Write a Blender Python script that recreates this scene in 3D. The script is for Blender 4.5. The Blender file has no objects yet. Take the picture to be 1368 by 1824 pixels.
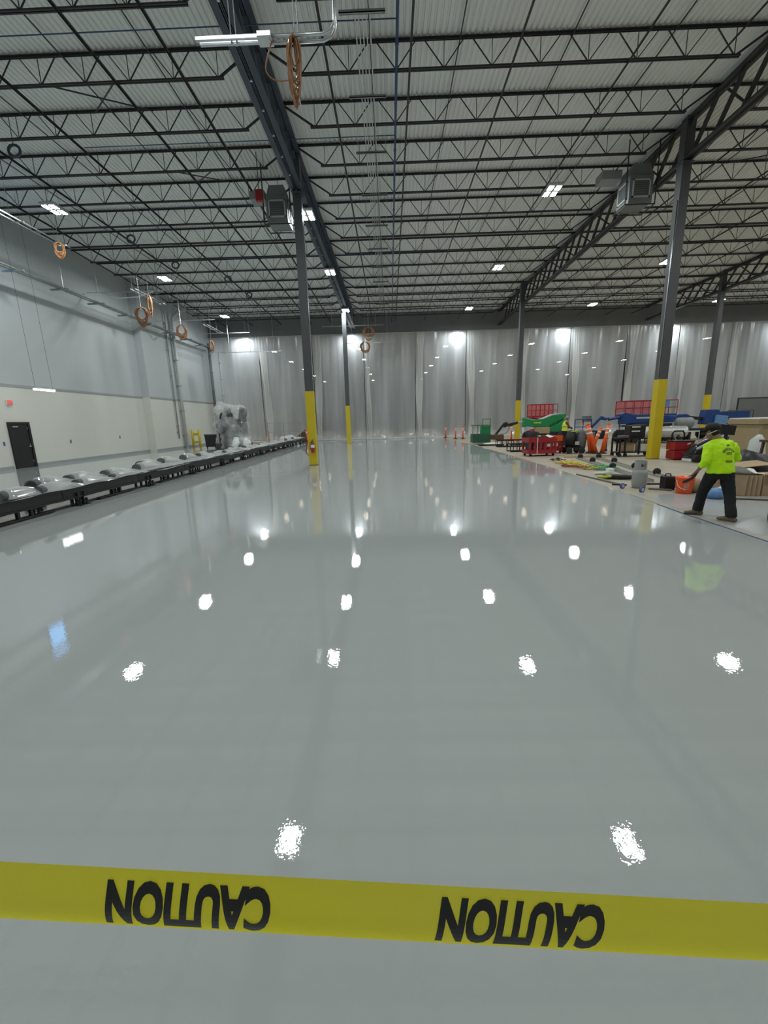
import bpy, math, random
from mathutils import Vector, Matrix
random.seed(7)
PI = math.pi
scn = bpy.context.scene
COL = scn.collection

# ------------------------------------------------------------------ camera, world, exposure
cam_d = bpy.data.cameras.new('camera')
cam = bpy.data.objects.new('camera', cam_d)
COL.objects.link(cam)
scn.camera = cam
cam_d.sensor_fit = 'VERTICAL'
cam_d.sensor_height = 24.0
cam_d.lens = 745.0 / 1824.0 * 24.0
cam_d.clip_start = 0.02
cam_d.clip_end = 400
_p, _y, _r = math.radians(12.318), math.radians(-1.143), math.radians(-1.55)
fw = Vector((math.sin(_y) * math.cos(_p), math.cos(_y) * math.cos(_p), -math.sin(_p)))
rt = Vector((math.cos(_y), -math.sin(_y), 0))
up = rt.cross(fw)
r2 = math.cos(_r) * rt + math.sin(_r) * up
u2 = -math.sin(_r) * rt + math.cos(_r) * up
M = Matrix((r2, u2, -fw)).transposed().to_4x4()
M.translation = (0, 0, 1.8)
cam.matrix_world = M

w = bpy.data.worlds.new('world')
scn.world = w
w.use_nodes = True
w.node_tree.nodes['Background'].inputs[0].default_value = (0.5, 0.65, 0.9, 1)
w.node_tree.nodes['Background'].inputs[1].default_value = 0.02
scn.view_settings.view_transform = 'Standard'
scn.view_settings.look = 'None'
scn.view_settings.gamma = 1.0
scn.view_settings.use_curve_mapping = False
scn.view_settings.exposure = 0.33
LAMP = 222.0           # emission strength of one high-bay lens
scn.cycles.max_bounces = 6
scn.cycles.diffuse_bounces = 3
scn.cycles.glossy_bounces = 4
scn.cycles.transparent_max_bounces = 8
scn.cycles.sample_clamp_indirect = 8.0
scn.cycles.caustics_reflective = False
scn.cycles.caustics_refractive = False

# ------------------------------------------------------------------ helpers: mesh
def V(*a):
    return Vector(a if len(a) > 1 else a[0])

def frame(d, hint=(0, 0, 1)):
    d = d.normalized(); h = Vector(hint)
    if abs(d.dot(h)) > 0.98: h = Vector((0, 1, 0)) if abs(d.y) < 0.9 else Vector((1, 0, 0))
    s = d.cross(h).normalized()
    return s, s.cross(d).normalized()

class MB:
    def __init__(self):
        self.v = []; self.f = []; self.m = []
    def add(self, vs, fs, mi=0):
        b = len(self.v)
        self.v += [tuple(x) for x in vs]
        self.f += [tuple(b + i for i in f) for f in fs]
        self.m += [mi] * len(fs)
        return self
    def box(self, c, s, rz=0, mi=0, rx=0, ry=0):
        c = Vector(c); R = Matrix.Rotation(rz, 3, 'Z') @ Matrix.Rotation(ry, 3, 'Y') @ Matrix.Rotation(rx, 3, 'X')
        vs = [c + R @ Vector((sx * s[0] / 2, sy * s[1] / 2, sz * s[2] / 2)) for sz in (-1, 1) for sy in (-1, 1) for sx in (-1, 1)]
        return self.add(vs, [(0, 2, 3, 1), (4, 5, 7, 6), (0, 1, 5, 4), (2, 6, 7, 3), (0, 4, 6, 2), (1, 3, 7, 5)], mi)
    def bx(self, x0, x1, y0, y1, z0, z1, mi=0):
        return self.box(((x0 + x1) / 2, (y0 + y1) / 2, (z0 + z1) / 2), (x1 - x0, y1 - y0, z1 - z0), 0, mi)
    def bar(self, p, q, a, b, hint=(0, 0, 1), mi=0):
        p = Vector(p); q = Vector(q); s, u = frame(q - p, hint)
        vs = [e + s * (sx * a / 2) + u * (sy * b / 2) for e in (p, q) for sx, sy in ((-1, -1), (1, -1), (1, 1), (-1, 1))]
        return self.add(vs, [(3, 2, 1, 0), (4, 5, 6, 7), (0, 1, 5, 4), (1, 2, 6, 5), (2, 3, 7, 6), (3, 0, 4, 7)], mi)
    def tube(self, p, q, r, n=8, r1=None, caps=True, mi=0):
        return self.path([p, q], r if r1 is None else [r, r1], n, caps, mi)
    def path(self, pts, r, n=6, caps=True, mi=0, closed=False):
        pts = [Vector(p) for p in pts]; N = len(pts)
        rr = r if isinstance(r, (list, tuple)) else [r] * N
        vs = []; s = None
        for i, p in enumerate(pts):
            if closed: d = pts[(i + 1) % N] - pts[i - 1]
            else: d = pts[min(i + 1, N - 1)] - pts[max(i - 1, 0)]
            d.normalize()
            if s is None: s, u = frame(d)
            else:
                s = (s - d * s.dot(d))
                if s.length < 1e-5: s, u = frame(d)
                s.normalize(); u = s.cross(d)
            for k in range(n):
                a = 2 * PI * k / n
                vs.append(p + s * (math.cos(a) * rr[i]) + u * (math.sin(a) * rr[i]))
        fs = []
        for i in range(N if closed else N - 1):
            j = (i + 1) % N
            for k in range(n):
                l = (k + 1) % n
                fs.append((i * n + k, i * n + l, j * n + l, j * n + k))
        if caps and not closed:
            fs.append(tuple(range(n - 1, -1, -1))); fs.append(tuple((N - 1) * n + k for k in range(n)))
        return self.add(vs, fs, mi)
    def lathe(self, prof, o=(0, 0, 0), n=24, axis='Z', mi=0):
        o = Vector(o); vs = []; N = len(prof)
        for r, z in prof:
            for k in range(n):
                a = 2 * PI * k / n
                c = (r * math.cos(a), r * math.sin(a), z)
                if axis == 'X': c = (c[2], c[0], c[1])
                if axis == 'Y': c = (c[1], c[2], c[0])
                vs.append(o + Vector(c))
        fs = [(i * n + k, i * n + (k + 1) % n, (i + 1) * n + (k + 1) % n, (i + 1) * n + k) for i in range(N - 1) for k in range(n)]
        if prof[0][0] > 1e-6: fs.append(tuple(range(n - 1, -1, -1)))
        if prof[-1][0] > 1e-6: fs.append(tuple((N - 1) * n + k for k in range(n)))
        return self.add(vs, fs, mi)
    def prism(self, pts, a0, a1, axis='Y', mi=0):
        n = len(pts); vs = []
        for a in (a0, a1):
            for p, q in pts:
                vs.append({'Y': (p, a, q), 'X': (a, p, q), 'Z': (p, q, a)}[axis])
        fs = [tuple(range(n)), tuple(range(2 * n - 1, n - 1, -1))]
        fs += [(k, n + k, n + (k + 1) % n, (k + 1) % n) for k in range(n)]
        return self.add(vs, fs, mi)
    def loft(self, rings, n=14, side=(1, 0, 0), mi=0):
        # rings: (centre, half-width along side, half-depth)
        vs = []; N = len(rings); pts = [Vector(a[0]) for a in rings]; S = Vector(side)
        for i, (c, a, b) in enumerate(rings):
            d = (pts[min(i + 1, N - 1)] - pts[max(i - 1, 0)]).normalized()
            s = S - d * S.dot(d)
            if s.length < .05: s = frame(d)[0]
            s.normalize(); u = d.cross(s)
            for k in range(n):
                t = 2 * PI * k / n
                vs.append(pts[i] + s * (a * math.cos(t)) + u * (b * math.sin(t)))
        fs = [(i * n + k, i * n + (k + 1) % n, (i + 1) * n + (k + 1) % n, (i + 1) * n + k) for i in range(N - 1) for k in range(n)]
        fs.append(tuple(range(n - 1, -1, -1))); fs.append(tuple((N - 1) * n + k for k in range(n)))
        return self.add(vs, fs, mi)
    def ball(self, c, r, n=12, mi=0):
        r = Vector(r) if isinstance(r, (tuple, list)) else Vector((r, r, r)); m = n // 2
        c = Vector(c); vs = []
        for i in range(m + 1):
            t = PI * i / m
            for k in range(n):
                a = 2 * PI * k / n
                vs.append(c + Vector((r.x * math.sin(t) * math.cos(a), r.y * math.sin(t) * math.sin(a), -r.z * math.cos(t))))
        fs = [(i * n + k, i * n + (k + 1) % n, (i + 1) * n + (k + 1) % n, (i + 1) * n + k) for i in range(m) for k in range(n)]
        return self.add(vs, fs, mi)
    def grid(self, fn, nu, nv, mi=0):
        vs = [fn(i / nu, j / nv) for j in range(nv + 1) for i in range(nu + 1)]
        fs = [(j * (nu + 1) + i, j * (nu + 1) + i + 1, (j + 1) * (nu + 1) + i + 1, (j + 1) * (nu + 1) + i) for j in range(nv) for i in range(nu)]
        return self.add(vs, fs, mi)
    def build(self, name, mat, parent=None, smooth=False, bevel=0):
        me = bpy.data.meshes.new(name)
        me.from_pydata(self.v, [], self.f)
        mats = mat if isinstance(mat, (list, tuple)) else [mat]
        for m_ in mats: me.materials.append(MT[m_] if isinstance(m_, str) else m_)
        if len(mats) > 1: me.polygons.foreach_set('material_index', self.m)
        if smooth: me.polygons.foreach_set('use_smooth', [True] * len(me.polygons))
        me.update()
        o = bpy.data.objects.new(name, me)
        COL.objects.link(o)
        if parent: o.parent = parent
        if bevel:
            b = o.modifiers.new('bevel', 'BEVEL'); b.width = bevel; b.segments = 2; b.limit_method = 'ANGLE'
        return o

def remesh(o, size, smooth=4):
    m = o.modifiers.new('remesh', 'REMESH'); m.mode = 'VOXEL'; m.voxel_size = size; m.use_smooth_shade = True
    if smooth:
        s = o.modifiers.new('smooth', 'SMOOTH'); s.iterations = smooth; s.factor = 0.5
    return o

def displace(o, strength, scale, kind='CLOUDS'):
    t = bpy.data.textures.new('clouds', kind); t.noise_scale = scale
    d = o.modifiers.new('displace', 'DISPLACE'); d.texture = t; d.strength = strength; d.texture_coords = 'GLOBAL'
    return o

def tag(o, label, cat, group=None):
    o['label'] = label; o['category'] = cat
    if group: o['group'] = group
    return o

def thing(name, label, cat, loc=(0, 0, 0), rz=0, group=None):
    o = bpy.data.objects.new(name, None); COL.objects.link(o)
    o.empty_display_size = 0.2
    o.location = loc; o.rotation_euler = (0, 0, rz)
    return tag(o, label, cat, group)

def struct(o):
    o['kind'] = 'structure'; return o

def copy_tree(o, parent=None):
    c = o.copy(); COL.objects.link(c)
    if parent: c.parent = parent
    for ch in list(o.children): copy_tree(ch, c)
    return c

def text_geo(s, size=1.0, offset=0.0):
    cu = bpy.data.curves.new('t', 'FONT'); cu.body = s; cu.size = size; cu.offset = offset; cu.resolution_u = 4
    cu.align_x = 'CENTER'; cu.align_y = 'CENTER'
    o = bpy.data.objects.new('t', cu); COL.objects.link(o)
    dg = bpy.context.evaluated_depsgraph_get()
    me = bpy.data.meshes.new_from_object(o.evaluated_get(dg))
    vs = [v.co.copy() for v in me.vertices]; fs = [tuple(p.vertices) for p in me.polygons]
    bpy.data.objects.remove(o); bpy.data.curves.remove(cu); bpy.data.meshes.remove(me)
    return vs, fs

ORD = ['first', 'second', 'third', 'fourth', 'fifth', 'sixth', 'seventh', 'eighth', 'ninth', 'tenth', 'eleventh', 'twelfth',
       'thirteenth', 'fourteenth', 'fifteenth', 'sixteenth', 'seventeenth', 'eighteenth', 'nineteenth', 'twentieth']

# ------------------------------------------------------------------ helpers: materials
MT = {}
def mat(name, col, rough=0.5, metal=0.0, var=0.08, scale=4.0, bump=0.0, bscale=30.0, stretch=(1, 1, 1), coat=0.0, ior=1.5, col2=None, trans=0.0):
    m = bpy.data.materials.new(name); m.use_nodes = True; MT[name] = m
    nt = m.node_tree; b = nt.nodes['Principled BSDF']; N = nt.nodes.new; L = nt.links.new
    b.inputs['Roughness'].default_value = rough; b.inputs['Metallic'].default_value = metal
    b.inputs['IOR'].default_value = ior
    if coat: b.inputs['Coat Weight'].default_value = coat; b.inputs['Coat Roughness'].default_value = 0.05
    if trans: b.inputs['Transmission Weight'].default_value = trans
    tc = N('ShaderNodeTexCoord'); mp = N('ShaderNodeMapping'); mp.inputs['Scale'].default_value = stretch
    L(tc.outputs['Object'], mp.inputs['Vector'])
    nz = N('ShaderNodeTexNoise'); nz.inputs['Scale'].default_value = scale; nz.inputs['Detail'].default_value = 4
    L(mp.outputs[0], nz.inputs['Vector'])
    mx = N('ShaderNodeMix'); mx.data_type = 'RGBA'
    c2 = col2 or tuple(min(1, c * (1 + var)) for c in col)
    c1 = col if col2 else tuple(c * (1 - var) for c in col)
    mx.inputs[6].default_value = (*c1, 1); mx.inputs[7].default_value = (*c2, 1)
    L(nz.outputs['Fac'], mx.inputs[0]); L(mx.outputs[2], b.inputs['Base Color'])
    if bump:
        n2 = N('ShaderNodeTexNoise'); n2.inputs['Scale'].default_value = bscale; n2.inputs['Detail'].default_value = 2
        L(mp.outputs[0], n2.inputs['Vector'])
        bp = N('ShaderNodeBump'); bp.inputs['Strength'].default_value = bump; bp.inputs['Distance'].default_value = 0.02
        L(n2.outputs['Fac'], bp.inputs['Height']); L(bp.outputs[0], b.inputs['Normal'])
    return m

def emit(name, col, strength):
    m = bpy.data.materials.new(name); m.use_nodes = True; MT[name] = m
    nt = m.node_tree; nt.nodes.remove(nt.nodes['Principled BSDF'])
    e = nt.nodes.new('ShaderNodeEmission'); e.inputs[0].default_value = (*col, 1); e.inputs[1].default_value = strength
    nt.links.new(e.outputs[0], nt.nodes['Material Output'].inputs[0])
    m.cycles.emission_sampling = 'FRONT'
    return m

def plastic(name, col, lo, hi, stretch, scale=1.0, rough=0.25, glossy=0.12):
    # clear film: part of the light passes, part is scattered, a little is reflected
    m = bpy.data.materials.new(name); m.use_nodes = True; MT[name] = m
    nt = m.node_tree; N = nt.nodes.new; L = nt.links.new
    nt.nodes.remove(nt.nodes['Principled BSDF'])
    tc = N('ShaderNodeTexCoord'); mp = N('ShaderNodeMapping'); mp.inputs['Scale'].default_value = stretch
    L(tc.outputs['Object'], mp.inputs['Vector'])
    nz = N('ShaderNodeTexNoise'); nz.inputs['Scale'].default_value = scale; nz.inputs['Detail'].default_value = 5
    L(mp.outputs[0], nz.inputs['Vector'])
    mr = N('ShaderNodeMapRange'); mr.inputs[1].default_value = 0.3; mr.inputs[2].default_value = 0.7
    mr.inputs[3].default_value = lo; mr.inputs[4].default_value = hi
    L(nz.outputs['Fac'], mr.inputs[0])
    tr = N('ShaderNodeBsdfTransparent'); df = N('ShaderNodeBsdfDiffuse'); tl = N('ShaderNodeBsdfTranslucent'); gl = N('ShaderNodeBsdfGlossy')
    for x in (df, tl): x.inputs[0].default_value = (*col, 1)
    gl.inputs['Roughness'].default_value = rough
    bp = N('ShaderNodeBump'); bp.inputs['Strength'].default_value = 0.35; bp.inputs['Distance'].default_value = 0.04
    L(nz.outputs['Fac'], bp.inputs['Height'])
    for x in (df, tl, gl): L(bp.outputs[0], x.inputs['Normal'])
    a = N('ShaderNodeMixShader'); a.inputs[0].default_value = 0.5
    L(df.outputs[0], a.inputs[1]); L(tl.outputs[0], a.inputs[2])
    g = N('ShaderNodeMixShader'); g.inputs[0].default_value = glossy
    L(a.outputs[0], g.inputs[1]); L(gl.outputs[0], g.inputs[2])
    f = N('ShaderNodeMixShader'); L(mr.outputs[0], f.inputs[0]); L(tr.outputs[0], f.inputs[1]); L(g.outputs[0], f.inputs[2])
    L(f.outputs[0], nt.nodes['Material Output'].inputs[0])
    return m

mat('epoxy', (0.415, 0.435, 0.43), 0.008, var=0.03, scale=0.35, bump=0.012, bscale=42, ior=1.95)
mat('concrete', (0.385, 0.33, 0.255), 0.55, var=0.25, scale=1.3, bump=0.1, bscale=40)
mat('satin_floor', (0.40, 0.41, 0.41), 0.22, var=0.12, scale=1.0, bump=0.05, bscale=20)
mat('beige_strip', (0.36, 0.33, 0.27), 0.6, var=0.2, scale=5)
mat('deck', (0.87, 0.89, 0.87), 0.55, var=0.05, scale=0.8)
mat('steel_dark', (0.028, 0.030, 0.033), 0.5, var=0.25, scale=3)
mat('steel_blue', (0.05, 0.065, 0.09), 0.45, var=0.25, scale=2)
mat('column_grey', (0.075, 0.08, 0.085), 0.45, var=0.15, scale=2)
mat('column_yellow', (0.62, 0.47, 0.015), 0.4, var=0.08, scale=2)
mat('wall_grey', (0.50, 0.53, 0.54), 0.7, var=0.06, scale=0.5)
mat('wall_cream', (0.68, 0.675, 0.62), 0.65, var=0.04, scale=0.5)
mat('trim_grey', (0.33, 0.35, 0.36), 0.5, var=0.08, scale=2)
mat('fascia', (0.2, 0.21, 0.215), 0.8, var=0.2, scale=0.6, stretch=(1, 1, .3))
mat('far_wall', (0.30, 0.31, 0.33), 0.8, var=0.1)
mat('black', (0.012, 0.013, 0.014), 0.45, var=0.3)
mat('black_gloss', (0.012, 0.012, 0.013), 0.2, var=0.2)
mat('rubber', (0.02, 0.02, 0.02), 0.75, var=0.3)
mat('galv', (0.62, 0.64, 0.66), 0.32, 0.9, var=0.15, scale=8)
mat('silver', (0.55, 0.57, 0.57), 0.35, 0.8, var=0.12, scale=5)
mat('paint_grey', (0.30, 0.32, 0.32), 0.5, var=0.1)
mat('light_grey', (0.52, 0.54, 0.53), 0.5, var=0.08)
mat('duct_metal', (0.22, 0.24, 0.24), 0.5, 0.2, var=0.12)
mat('white', (0.78, 0.78, 0.76), 0.5, var=0.05)
mat('white_film', (0.75, 0.76, 0.75), 0.35, var=0.1, scale=9, bump=0.4, bscale=14)
mat('red', (0.36, 0.02, 0.028), 0.4, var=0.2)
mat('red_bright', (0.70, 0.04, 0.03), 0.4, var=0.1)
mat('pink_mesh', (0.62, 0.20, 0.19), 0.6, var=0.15)
mat('orange', (0.90, 0.13, 0.02), 0.45, var=0.1)
mat('bucket_orange', (0.95, 0.12, 0.02), 0.35, var=0.05)
mat('cable_orange', (0.33, 0.15, 0.06), 0.45, var=0.3, scale=20)
mat('green', (0.015, 0.24, 0.075), 0.38, var=0.15)
mat('green_dark', (0.02, 0.085, 0.045), 0.45, var=0.2)
mat('blue', (0.012, 0.05, 0.20), 0.4, var=0.2)
mat('blue_pipe', (0.045, 0.09, 0.20), 0.4, var=0.2)
mat('blue_light', (0.04, 0.16, 0.45), 0.5, scale=9, col2=(0.22, 0.38, 0.6))
mat('cardboard', (0.42, 0.30, 0.18), 0.8, var=0.15)
mat('crate_tan', (0.36, 0.28, 0.16), 0.75, var=0.15, scale=6, stretch=(1, 1, 4))
mat('wood', (0.48, 0.36, 0.21), 0.7, var=0.2, scale=10)
mat('wood_dark', (0.10, 0.055, 0.03), 0.6, var=0.25)
mat('skin', (0.28, 0.15, 0.09), 0.55, var=0.06)
mat('hair', (0.007, 0.005, 0.005), 0.7, var=0.3)
mat('hivis', (0.56, 0.95, 0.0), 0.7, var=0.05, scale=9, bump=0.5, bscale=12)
mat('vest', (0.72, 0.80, 0.03), 0.65, var=0.1)
mat('denim_black', (0.006, 0.007, 0.009), 0.8, var=0.4, scale=14, bump=0.5, bscale=16)
mat('boot', (0.17, 0.12, 0.075), 0.75, var=0.2)
mat('print_dark', (0.17, 0.24, 0.02), 0.8, var=0.2)
mat('tape_black', (0.012, 0.012, 0.012), 0.4, var=0.2)
mat('tape_blue', (0.05, 0.10, 0.33), 0.6, var=0.1)
mat('hose_yellow', (0.65, 0.55, 0.03), 0.5, var=0.2)
mat('hose_green', (0.10, 0.38, 0.16), 0.5, var=0.3)
mat('hose_red', (0.32, 0.08, 0.04), 0.5, var=0.2)
mat('lime', (0.50, 0.60, 0.03), 0.5, var=0.1)
mat('propane', (0.33, 0.34, 0.33), 0.5, var=0.12, scale=8)
mat('panel_grey', (0.16, 0.165, 0.16), 0.6, var=0.1)
mat('core_dark', (0.035, 0.04, 0.045), 0.5, var=0.3)
mat('pipe_grey', (0.14, 0.15, 0.155), 0.5, var=0.2)
emit('lens', (0.93, 1.0, 0.985), LAMP)
emit('lens_far', (1.0, 0.84, 0.58), 16)
emit('lens_curtain', (0.93, 0.98, 1.0), 200)
emit('tube_light', (1.0, 0.98, 0.94), 14)
emit('exit_red', (1.0, 0.12, 0.08), 0.9)
emit('sky_pane', (0.22, 0.52, 1.0), 2.2)
plastic('curtain', (0.84, 0.88, 0.91), 0.42, 0.74, (0.8, 1, 0.07), 1.0, 0.22, 0.07)
plastic('tape_yellow', (0.90, 0.80, 0.012), 0.94, 0.98, (1, 1, 1), 3.0, 0.3, 0.05)
plastic('curtain_fold', (0.80, 0.81, 0.79), 0.80, 0.95, (2, 1, 0.2), 1.5, 0.3, 0.06)
plastic('drape', (0.92, 0.93, 0.92), 0.5, 0.95, (1, .5, 1), 2.0, 0.12, 0.14)
plastic('wrap', (0.90, 0.91, 0.90), 0.0, 1.0, (1, 1, .6), 1.15, 0.10, 0.18)

# ------------------------------------------------------------------ structure
ZC = 11.85           # underside of the roof deck
XW, XJ, YJ, YC = -18.0, -17.45, 31.3, 43.0
EDGE = [(5.15, -14), (5.25, 6.0), (5.30, 7.6), (5.45, 9.6), (5.75, 14.3), (5.8, 21.5), (5.7, 28), (5.45, 36), (5.3, YC)]
m = MB(); vs = [(XW - .3, -14, 0)] + [(x, y, 0) for x, y in EDGE] + [(XW - .3, YC, 0)]
m.add(vs, [tuple(range(len(vs)))]); struct(m.build('floor', 'epoxy'))
m = MB(); SAT = [(EDGE[1][0], 6.0), (5.30, 7.6), (5.45, 9.6), (9.2, 8.9), (12, 6.0)]
vs = [(x, y, 0) for x, y in SAT]; m.add(vs, [tuple(range(len(vs)))[::-1]])
o = struct(m.build('floor_satin', 'satin_floor'))
m = MB()
vs = [(x, y, 0) for x, y in EDGE[3:]] + [(46, YC, 0), (46, 6.0, 0), (12, 6.0, 0), (9.2, 8.9, 0)]
m.add(vs, [tuple(range(len(vs)))[::-1]])
vs = [(5.15, -14, 0), (5.25, 6, 0), (12, 6, 0), (46, 6, 0), (46, -14, 0)]
m.add(vs, [tuple(range(5))[::-1]])
struct(m.build('floor_concrete', 'concrete'))
m = MB(); m.add([(XW - .3, YC, 0), (46, YC, 0), (46, 130, 0), (XW - .3, 130, 0)], [(0, 1, 2, 3)])
struct(m.build('floor_beyond', 'concrete'))
# edge strip (masking board) and blue tape line along the wet edge
def ribbon(pts, wd, z, dx=0):
    m = MB(); n = len(pts)
    vs = [(x + dx, y, z) for x, y in pts] + [(x + dx + wd, y, z) for x, y in pts]
    m.add(vs, [(i, n + i, n + i + 1, i + 1) for i in range(n - 1)])
    return m
E1 = [(5.245, 5.2), (5.25, 6.0), (5.30, 7.6), (5.45, 9.6)]
tag(ribbon(E1, 0.16, 0.004, 0.02).build('masking_paper', 'beige_strip'), 'beige masking paper strip along the wet floor edge beside the worker', 'paper')
tag(ribbon([(5.22, 4.2), (5.25, 6.0), (5.30, 7.6), (5.36, 8.4)], 0.03, 0.006, 0.0).build('masking_tape_line', 'tape_blue'), 'blue masking tape line on the floor edge at the boots', 'tape')

# corrugated roof deck, ribs run away from the camera
m = MB(); prof = []; x = XW - .4; pit = 0.16
while x < 46:
    prof += [(x, ZC), (x + .085, ZC), (x + .105, ZC + .045), (x + .14, ZC + .045)]; x += pit
n = len(prof); vs = [(x, -14, z) for x, z in prof] + [(x, 130, z) for x, z in prof]
m.add(vs, [(i, n + i, n + i + 1, i + 1) for i in range(n - 1)])
m.add([(XW - .5, -14, ZC + .3), (46, -14, ZC + .3), (46, 130, ZC + .3), (XW - .5, 130, ZC + .3)], [(0, 1, 2, 3)])
struct(m.build('ceiling', 'deck'))

# left wall: cream below, grey above, jog at YJ
ZP = 3.9
m = MB()
m.bx(XW - .3, XW, -14, YJ, 0, ZP, 0); m.bx(XW - .3, XW, -14, YJ, ZP, ZC + .3, 1)
m.bx(XW - .3, XJ, YJ, 130, 0, ZP, 0); m.bx(XW - .3, XJ, YJ, 130, ZP, ZC + .3, 1)
struct(m.build('wall_left', ['wall_cream', 'wall_grey']))
m = MB(); m.bx(XW, XW + .025, -14, YJ, ZP - .06, ZP + .06); m.bx(XJ, XJ + .025, YJ, YC - .1, ZP - .06, ZP + .06)
struct(m.build('trim_1', 'trim_grey'))
m = MB(); m.bx(XW, XW + .02, -14, 19.72, 0, .15); m.bx(XW, XW + .02, 21.1, YJ, 0, .15); m.bx(XJ, XJ + .02, YJ, YC - .1, 0, .15)
struct(m.build('baseboard_left', 'trim_grey'))
m = MB(); m.bx(46, 46.3, -14, 130, 0, ZC + .3); struct(m.build('wall_right', 'wall_grey'))
m = MB(); m.bx(XW - .3, 46.3, -14.3, -14, 0, ZC + .3); struct(m.build('wall_back', 'wall_grey'))
m = MB(); m.bx(XW - .3, 46.3, 130, 130.3, 0, ZC + .3); struct(m.build('wall_far', 'far_wall'))
# fascia above the curtain
m = MB(); m.bx(XJ, 46, YC + .06, YC + .14, 10.0, ZC); struct(m.build('trim_2', 'fascia'))
m = MB(); m.tube((XJ, YC - .08, 10.02), (46, YC - .08, 10.02), .035, 8)
tag(m.build('curtain_pipe', 'galv'), 'long horizontal pipe carrying the plastic curtain', 'pipe')

# window high up on the left wall (only its edge is in frame, its glow mirrors in the floor)
wn = struct(bpy.data.objects.new('window_1', None)); COL.objects.link(wn); wn.location = (XW, 20.15, 8.3)
MB().bx(.005, .02, -.5, .5, 0, 1.7).build('pane', 'sky_pane', wn)
m = MB(); [m.bx(0, .06, a, b, c, d) for a, b, c, d in ((-.56, -.5, -.06, 1.76), (.5, .56, -.06, 1.76), (-.5, .5, -.06, 0), (-.5, .5, 1.7, 1.76))]
m.build('window_frame', 'black', wn)

# door
dr = struct(bpy.data.objects.new('door_1', None)); COL.objects.link(dr); dr.location = (XW, 20.4, 0)
m = MB(); m.bx(0, .09, -.6, -.5, 0, 2.2); m.bx(0, .09, .48, .6, 0, 2.2); m.bx(0, .09, -.5, .48, 2.1, 2.2); m.build('door_frame', 'black', dr, bevel=.01)
MB().bx(.01, .05, -.5, .48, .01, 2.1).build('door_leaf', 'black', dr)
MB().box((.09, -.28, 1.98), (.07, .3, .06)).build('door_closer', 'silver', dr, bevel=.01)
m = MB(); m.tube((.05, .40, 1.02), (.11, .40, 1.02), .025, 8); m.tube((.11, .42, 1.02), (.11, .27, 1.02), .012, 8); m.build('door_handle', 'galv', dr, True)
m = MB(); [m.bx(.05, .058, .425, .455, z, z + .1) for z in (.25, 1.05, 1.85)]; m.build('hinge', 'silver', dr)

# ------------------------------------------------------------------ columns
def column(x, y, label, extra=None, wd=.32):
    t = thing('steel_column', label, 'column', (x, y, 0), 0, 'steel columns with yellow guards')
    MB().bx(-wd / 2, wd / 2, -wd / 2, wd / 2, 3.08, 10.33).build('shaft', 'column_grey', t)
    MB().bx(-wd / 2 - .012, wd / 2 + .012, -wd / 2 - .012, wd / 2 + .012, .012, 3.08).build('yellow_guard', 'column_yellow', t, bevel=.01)
    MB().bx(-wd / 2 - .03, wd / 2 + .03, -wd / 2 - .03, wd / 2 + .03, 0, .012).build('base_plate', 'column_grey', t)
    MB().bx(-wd / 2 - .03, wd / 2 + .03, -wd / 2 - .1, wd / 2 + .1, 10.33, 10.35).build('cap_plate', 'column_grey', t)
    if extra:
        MB().tube((extra, -.1, 3.1), (extra, -.1, 9.2), .016, 8).build('conduit', 'galv', t, True)
    return t
XA, XB, XC2 = -3.35, 10.6, 24.55
column(XA, 18.2, 'nearest left column, carrying a red fire extinguisher on its yellow base', .18)
column(-3.5, 35.9, 'slim far left column standing just before the plastic curtain')
column(XB, 17.2, 'nearest right column with bright conduit, beside the red bin', -.18)
column(10.25, 34.6, 'far column rising behind the green boom lift')
column(XC2, 33.8, 'rightmost far column behind the blue lift')

# ------------------------------------------------------------------ joist girders
Y0J, DYJ = 13.71, 2.1
def girder(x, label, y0, y1, chord='steel_dark', wd=.30, posts=()):
    g = thing('joist_girder', label, 'girder', (x, y0, 0), 0, 'joist girders on the columns')
    L = y1 - y0
    for nm, z in (('top_chord', 11.62), ('bottom_chord', 10.42)):
        m = MB()
        for s in (-1, 1):
            m.bx(min(s * .012, s * wd / 2), max(s * .012, s * wd / 2), 0, L, z, z + .03)
            m.bx(min(s * .03, s * .055), max(s * .03, s * .055), 0, L, z, z + .16)
        m.build(nm, chord, g)
    k = math.ceil((y0 - Y0J) / DYJ); i = 0; first = None
    unit = {}
    def member(nm, a, b, wdt):
        key = (nm, round(b[1] - a[1], 3))
        if key not in unit:
            o = MB().bar((0, 0, a[2]), (0, b[1] - a[1], b[2]), wdt, wdt, (1, 0, 0)).build(nm, chord, g); unit[key] = o
            o.location.y = a[1]
        else:
            o = unit[key].copy(); COL.objects.link(o); o.parent = g; o.location.y = a[1]
    ys = []
    while Y0J + k * DYJ <= y1 + .01:
        ys.append(Y0J + k * DYJ - y0); k += 1
    for j in range(0, len(ys) - 1):
        a, b = ys[j], ys[j + 1]; c = (a + b) / 2
        member('diagonal', (0, a, 11.66), (0, c, 10.5), .10)
        member('diagonal', (0, c, 10.5), (0, b, 11.66), .10)
    for px, py in posts:
        MB().bx(px - x - .16, px - x + .16, py - y0 - .16, py - y0 + .16, 10.36, 11.75).build('column_stub', 'column_grey', g)
    if x == XA:
        for j in range(int(L / 1.05)):
            MB().tube((0, j * 1.05 + .4, 10.36), (0, j * 1.05 + .4, 10.42), .035, 6).build('bolt', 'galv', g)
    return g
girder(XA, 'dark blue roof girder directly above the left row of columns', 5.0, YC, 'steel_blue', .46, ((XA, 18.2), (-3.5, 35.9)))
girder(XB, 'dark truss girder above the right row of columns', 9.2, YC, 'steel_dark', .34, ((XB, 17.2), (10.25, 34.6)))
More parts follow.
